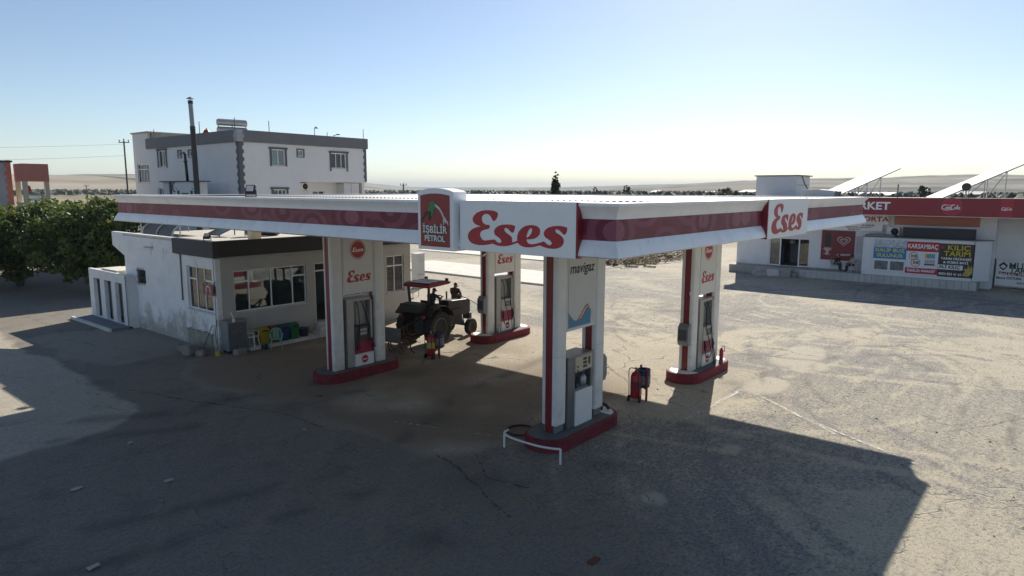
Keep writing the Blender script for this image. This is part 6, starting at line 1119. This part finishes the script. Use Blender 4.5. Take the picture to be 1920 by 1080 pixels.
def leaves(blobs, n, size, seed, m, name, parent, flat=.0):
    rs = np.random.RandomState(seed); tot = sum(b[3]*b[4]*b[5] for b in blobs); V = []; T = []
    for (cx, cy, cz, rx, ry, rz) in blobs:
        k = int(n*rx*ry*rz/tot)
        nc = max(6, k//28)                                       # twigs: clusters that leave gaps between them
        d = rs.normal(size=(nc,3)); d /= np.linalg.norm(d, axis=1)[:,None]; rad = (.50 + .55*rs.rand(nc)**.7)[:,None]
        cc = np.array([cx,cy,cz]) + d*rad*np.array([rx,ry,rz]); idx = rs.randint(0, nc, k)
        p = cc[idx] + rs.normal(size=(k,3))*np.array([.20,.20,.16])*min(1.2, rx*.5)
        tint = rs.rand(nc)[idx]*.7 + rs.rand(k)*.3
        a = rs.normal(size=(k,3)); a /= np.linalg.norm(a,axis=1)[:,None]; b = rs.normal(size=(k,3)); b -= a*(a*b).sum(1)[:,None]; b /= np.linalg.norm(b,axis=1)[:,None]
        s = size*(.6+.8*rs.rand(k))[:,None]
        V.append(np.stack([p-a*s, p+b*s*.5, p+a*s, p-b*s*.5], 1).reshape(-1,3)); T.append(np.repeat(tint,4))
    V = np.concatenate(V); T = np.concatenate(T); q = len(V)//4; me = bpy.data.meshes.new(name); me.vertices.add(len(V)); me.vertices.foreach_set('co', V.ravel()); me.loops.add(len(V)); me.loops.foreach_set('vertex_index', np.arange(len(V),dtype=np.int32)); me.polygons.add(q); me.polygons.foreach_set('loop_start', np.arange(0,len(V),4,dtype=np.int32)); me.polygons.foreach_set('loop_total', np.full(q,4,dtype=np.int32)); me.update(calc_edges=True)
    at = me.attributes.new('tint','FLOAT','POINT'); at.data.foreach_set('value', T.astype(np.float32)); me.materials.append(m); return obj(name, me, parent)
def tree(lab, loc, trunk_h, r, blobs, n, size, seed, m=LEAF, nm='broadleaf_tree', group='trees left of the office'):
    t = thing(nm, lab, 'tree', loc, 0, group); rnd = random.Random(seed)
    MB().tube([(0,0,-.1),(.03,0,trunk_h*.4),(-.05,.06,trunk_h*.8),(.0,.1,trunk_h*1.15)], [r*1.3,r,r*.85,r*.6], 10).build('trunk', BARK, t, smooth=True)
    for b in blobs:
        c = Vector(b[:3]); s = Vector((0,.05,trunk_h*.75)); mid = s.lerp(c,.5) + Vector((rnd.uniform(-.2,.2),rnd.uniform(-.2,.2),.2)); MB().tube(bez([s, mid, c],4), [r*.5]*3+[r*.35]*3+[r*.2]*3, 6).build('limb', BARK, t, smooth=True)
    leaves(blobs, n, size, seed, m, 'crown', t); return t
tree('bushy broadleaf tree nearest the restroom annex', (6.6,45.0,0), 2.0, .18, [(0,0,3.9,2.4,2.5,2.0),(-1.6,1.2,3.4,1.9,2.0,1.6),(1.6,-1.2,4.3,1.9,1.9,1.7),(-.5,-1.8,3.0,1.9,1.9,1.5),(.8,1.2,4.9,1.8,1.9,1.4),(2.4,.6,3.2,1.8,1.9,1.8),(-2.2,-.6,2.4,1.5,1.5,1.1),(-1.0,-2.4,1.9,1.6,1.6,1.2),(.8,-2.2,2.2,1.5,1.5,1.3)], 20000, .15, 5)
tree('wide broadleaf tree behind the nearer one at the left edge', (4.2,52.0,0), 2.0, .20, [(0,0,3.6,2.6,2.6,1.9),(-2.2,1.8,3.2,2.2,2.3,1.6),(2.0,-1.6,4.4,2.1,2.2,1.7),(-.8,-2.0,3.0,2.0,2.0,1.5),(.8,2.0,4.4,2.0,2.0,1.5),(2.8,1.4,4.8,2.0,2.0,1.5),(-.6,-1.2,2.0,2.2,2.2,1.3)], 17000, .16, 9)
tree('broadleaf tree at the far left edge below the balcony house', (.8,58.0,0), 1.8, .18, [(0,0,3.4,2.3,2.4,1.8),(-1.8,1.6,3.0,2.0,2.0,1.5),(1.8,-1.2,3.4,1.9,2.0,1.5)], 9000, .16, 13)
tree('pale green shrub behind the branch heap', (59.5,26.6,0), .4, .08, [(0,0,.8,1.3,1.3,.9),(1.2,-.5,.7,1.0,1.0,.8)], 2200, .12, 17, LEAFY, 'shrub', 'shrubs')
tree('dark shrub behind the white street banner', (53.6,-3.9,0), 1.3, .08, [(0,0,2.1,1.5,1.6,.9),(-.3,-1.6,2.0,1.3,1.4,.9)], 2600, .12, 19, LEAFD, 'shrub', 'shrubs')
cy_ = thing('cypress_tree', 'slim dark cypress standing alone on the horizon behind the canopy', 'tree', (88.2,65.4,0)); MB().cyl((0,0,0),(0,0,4),.2,8,.12).build('trunk', BARK, cy_); leaves([(0,0,2.5,1.1,1.1,2.0),(0,0,4.6,1.05,1.05,2.2),(.05,0,6.8,.9,.9,2.1),(-.05,0,8.6,.55,.55,1.6)], 13000, .17, 23, LEAFD, 'crown', cy_)
def far_tree(lab, d, az, h, w, seed, m=LEAFD, nm='far_tree'):
    f = _fw*math.cos(R(az)) + _rt*math.sin(R(az)); p = CAM + f*d; t = thing(nm, lab, 'tree', (p.x,p.y,0), 0, 'scattered trees on the plain'); MB().cyl((0,0,0),(0,0,h*.5),.2,6,.1).build('trunk', BARK, t)
    leaves([(0,0,h*.35,w*.5,w*.5,h*.3),(0,0,h*.65,w*.42,w*.42,h*.32),(w*.15,0,h*.5,w*.4,w*.4,h*.28)], 2600, .045*h, seed, m, 'crown', t)
for i, (xp, d, h, w, lab) in enumerate(((1082,330,6.5,9,'round dark tree right of the cypress on the plain'),(1114,420,9,4,'small pointed tree behind the middle of the canopy'),(1172,380,10,4,'pointed dark tree above the canopy corner'),(1186,360,7,10,'low round trees right of the pointed one above the canopy corner'),(1345,260,7.5,9,'dark round tree left of the roof cabin'),(1362,250,8,8,'second dark round tree next to the roof cabin'),(1250,380,6,9,'faint round tree above the right canopy edge'),(1672,260,6,7,'round tree between the solar arrays'),(1726,260,9.5,4,'conical tree between the two solar arrays'),(1300,420,6,12,'low dark clump above the right canopy edge'))):
    far_tree(lab, d, math.degrees(math.atan((xp-960)/1266)), h, w, 40+i, LEAFD if i != 3 else LEAFO)
# far orchards and hedges, one mass
orc = []; rs_ = np.random.RandomState(3)
for _ in range(8000):
    az = rs_.uniform(-44, 44); d = 150*math.exp(rs_.rand()*2.5)
    if az < -9 and d < 700: continue
    if d < 260 and abs(az) < 40 and rs_.rand() < .75: continue
    if 1300 < d and rs_.rand() < .5: continue
    f = _fw*math.cos(R(az)) + _rt*math.sin(R(az)); p = CAM + f*d; orc.append((p.x, p.y, rs_.uniform(2.8, 6.2), rs_.uniform(2.0,4.2)))
ob = MB()
for (x, y, h, w) in orc:
    k = 6; vs = [(x+w*math.cos(2*math.pi*i/k+h)*rs_.uniform(.8,1.2), y+w*math.sin(2*math.pi*i/k+h)*rs_.uniform(.8,1.2), h*.25) for i in range(k)] + [(x+w*.8*math.cos(2*math.pi*i/k+h+.4), y+w*.8*math.sin(2*math.pi*i/k+h+.4), h*.8*rs_.uniform(.8,1.1)) for i in range(k)] + [(x,y,h*1.1)]
    ob.add(vs, [(i,(i+1)%k,k+(i+1)%k,k+i) for i in range(k)] + [(k+i,k+(i+1)%k,2*k) for i in range(k)])
tag(ob.build('orchard', mat('far_orchard', (.05,.068,.038), .8, var=.4, vs=.02)), 'far green orchards across the plain', 'orchard', kind='stuff')
# far farm buildings
def az_pt(xp, d): az = math.atan((xp-960)/1266/math.cos(_p)); f = _fw*math.cos(az) + _rt*math.sin(az); return CAM + f*(d/math.cos(az))
for i, (xp, d, w, h, c_, lab) in enumerate(((1228,520,26,5.5,(.62,.60,.55),'long white farm building on the plain above the canopy corner'),(1326,480,22,5,(.42,.46,.52),'bluish shed on the plain above the right canopy edge'),(1400,430,16,6,(.30,.26,.22),'brown house on the plain left of the roof cabin'),(1585,300,12,5,(.38,.36,.35),'grey house on the plain behind the left solar array'),(1640,330,14,5,(.55,.54,.52),'pale house on the plain behind the solar array legs'),(1800,330,14,5.5,(.50,.48,.46),'pale house on the plain behind the right solar array'))):
    p = az_pt(xp, d); t = thing('farm_building', lab, 'building', (p.x,p.y,0), R(40+i*7), 'far buildings on the plain'); MB().box(-w/2,w/2,-4,4,0,h).build('wall', mat('far_wall_%d' % i, c_, .8), t); MB().prism([(-w/2-.3,-4.4,h),(-w/2-.3,4.4,h),(-w/2-.3,0,h+1.4)], (w+.6,0,0)).build('roof', mat('far_roof_%d' % (i%2), (.40,.36,.33) if i%2 else (.55,.54,.52), .7), t)
    for k in range(3): MB().box(-w/2+(k+.7)*w/4,-w/2+(k+.7)*w/4+1.4,-4.06,-4.0,1.2,3.0).build('window', INK, t)
# poles and wires
def pole(nm, lab, x, y, h, r=.09, arms=True):
    t = thing(nm, lab, 'pole', (x,y,0), 0, 'utility poles'); MB().cyl((0,0,0),(0,0,h),r*1.3,8,r).build('shaft', mat('pole_grey', (.16,.15,.14), .8), t)
    MB().bar((-.35,.25,h-.15),(.35,-.25,h-.15),.07).build('crossarm', RUST, t)
    for k in (-.3,0,.3): MB().lathe([(.03,0),(.05,.1),(.03,.18)], (k,-k*.7,h-.1 if k else h), 8).build('insulator', mat('insulator', (.10,.07,.05), .3), t)
pole('utility_pole', 'tall thin utility pole left of the two storey house', 14.8, 59.4, 11.2, .065); pole('utility_pole', 'distant dark utility pole right of the two storey house', 50.5, 63.0, 7.7, .10); pole('utility_pole', 'short far pole with crossarm on the hill side left of the tall pole', *(list(az_pt(178,130))[:2]), 7.6, .07)
for i, (z_, lab) in enumerate(((10.9,'upper power line running left from the tall utility pole'),(9.9,'lower power line running left from the tall utility pole'))):
    a = Vector((14.8,59.4,z_)); b = Vector((-28,72,z_-.2)); MBt = MB().tube([a.lerp(b,k/12) - Vector((0,0,.9*4*(k/12)*(1-k/12))) for k in range(13)], 0.008, 5); tag(MBt.build('power_line', BLACKPAINT), lab, 'cable')
# ================================================================== HILLS, LAKE
def hills():
    azs = np.radians(np.linspace(-60, 60, 420)); rs = np.concatenate([np.linspace(900, 3000, 46), np.linspace(3100, 9500, 46)]); A, Rr = np.meshgrid(azs, rs, indexing='ij'); fx, fy, rx, ry = _fw.x, _fw.y, _rt.x, _rt.y
    X = CAM.x + Rr*(np.cos(A)*fx + np.sin(A)*rx); Y = CAM.y + Rr*(np.cos(A)*fy + np.sin(A)*ry); ad = np.degrees(A)
    nz = fbm(X, Y, 1500, 71, 5); nz2 = fbm(X, Y, 420, 81, 4)
    left = sstep(-14, -27, ad)*sstep(1300, 2600, Rr)*(1-sstep(3200,4200,Rr)*.3); midl = sstep(-7.5, -14, ad)*sstep(2600, 5200, Rr)*1.1
    right = sstep(2, 26, ad)*sstep(2500, 5200, Rr)
    Z = -8 + 58*left*(.72+.45*nz) + 50*midl*(.6+.6*nz) + 112*right*(.55+.75*nz) + 46*sstep(6500,9000,Rr)*(.7+.6*nz) + 26*(nz2-.45)*sstep(1800,3500,Rr)*(left+right+.25)
    mound = np.exp(-((ad-1.9)/.9)**2 - ((Rr-3600)/300)**2); Z += 22*mound
    me = bpy.data.meshes.new('hills'); nx, ny = X.shape; me.from_pydata([], [], []); co = np.stack([X,Y,Z],-1).reshape(-1,3); me.vertices.add(len(co)); me.vertices.foreach_set('co', co.ravel()); i = np.arange(nx-1)[:,None]; j = np.arange(ny-1)[None,:]; a = i*ny+j; q = np.stack([a,a+1,a+ny+1,a+ny],-1).reshape(-1,4)
    me.loops.add(q.size); me.loops.foreach_set('vertex_index', q.ravel().astype(np.int32)); me.polygons.add(len(q)); me.polygons.foreach_set('loop_start', np.arange(0,q.size,4,dtype=np.int32)); me.polygons.foreach_set('loop_total', np.full(len(q),4,dtype=np.int32)); me.update(calc_edges=True); me.polygons.foreach_set('use_smooth', np.ones(len(q),dtype=bool))
    m = bpy.data.materials.new('dry_hill_fields'); m.use_nodes = True; t = m.node_tree; L = t.links; b = t.nodes['Principled BSDF']; g = nd(t,'ShaderNodeNewGeometry'); v = nd(t,'ShaderNodeTexVoronoi'); v.inputs['Scale'].default_value = .0045; mp = nd(t,'ShaderNodeMapping'); mp.inputs['Rotation'].default_value = (0,0,.7); mp.inputs['Scale'].default_value = (1,.35,1); L.new(g.outputs[0],mp.inputs[0]); L.new(mp.outputs[0],v.inputs['Vector'])
    r = nd(t,'ShaderNodeValToRGB'); e = r.color_ramp.elements; e[0].color = (.34,.29,.22,1); e[1].color = (.12,.125,.085,1); e[1].position = .95
    for p_, c_ in ((.3,(.40,.345,.265,1)),(.55,(.28,.235,.18,1)),(.75,(.20,.17,.14,1))): x = e.new(p_); x.color = c_
    s_ = nd(t,'ShaderNodeSeparateColor'); L.new(v.outputs['Color'],s_.inputs[0]); L.new(s_.outputs[0],r.inputs[0]); n = nd(t,'ShaderNodeTexNoise'); n.inputs['Scale'].default_value = .006; n.inputs['Detail'].default_value = 8; L.new(g.outputs[0],n.inputs['Vector']); mr = nd(t,'ShaderNodeMapRange'); mr.inputs[1].default_value = .3; mr.inputs[2].default_value = .7; mr.inputs[3].default_value = .75; mr.inputs[4].default_value = 1.2; L.new(n.outputs[0],mr.inputs[0])
    mx = nd(t,'ShaderNodeMix',data_type='RGBA',blend_type='MULTIPLY'); mx.inputs[0].default_value = 1; L.new(r.outputs[0],mx.inputs[6]); L.new(mr.outputs[0],mx.inputs[7]); L.new(mx.outputs[2],b.inputs['Base Color']); b.inputs['Roughness'].default_value = 1; b.inputs['Specular IOR Level'].default_value = 0; me.materials.append(m); tag(obj('hills', me), kind='structure')
hills()
lk = MB(); pts = []
for az, d in ((-15,1700),(-8,1500),(-2,1600),(5,1900),(9,2300),(8,3100),(2,3400),(-4,3300),(-10,3000),(-15,2500)): f = _fw*math.cos(R(az)) + _rt*math.sin(R(az)); pts.append((CAM.x+f.x*d, CAM.y+f.y*d, .4))
tag(lk.add(pts, [tuple(range(len(pts)))]).build('lake', mat('lake_water', (.16,.20,.22), .08, var=.05, vs=.01)), kind='structure')
# ================================================================== HAZE
def haze():
    mb = MB().box(CAM.x-15000, CAM.x+15000, CAM.y-15000, CAM.y+15000, -40, 190); o = mb.build('haze', None) if False else None
    me = bpy.data.meshes.new('haze'); me.from_pydata(mb.v, [], mb.f); m = bpy.data.materials.new('haze'); m.use_nodes = True; t = m.node_tree; t.nodes.remove(t.nodes['Principled BSDF']); pv = nd(t,'ShaderNodeVolumePrincipled'); pv.inputs['Color'].default_value = (.76,.85,.92,1); pv.inputs['Density'].default_value = 1.05e-4; pv.inputs['Anisotropy'].default_value = 0.0; t.links.new(pv.outputs[0], t.nodes['Material Output'].inputs['Volume']); me.materials.append(m); o = obj('haze', me); tag(o, 'thin pale haze over the plain', 'haze', kind='stuff')
haze()
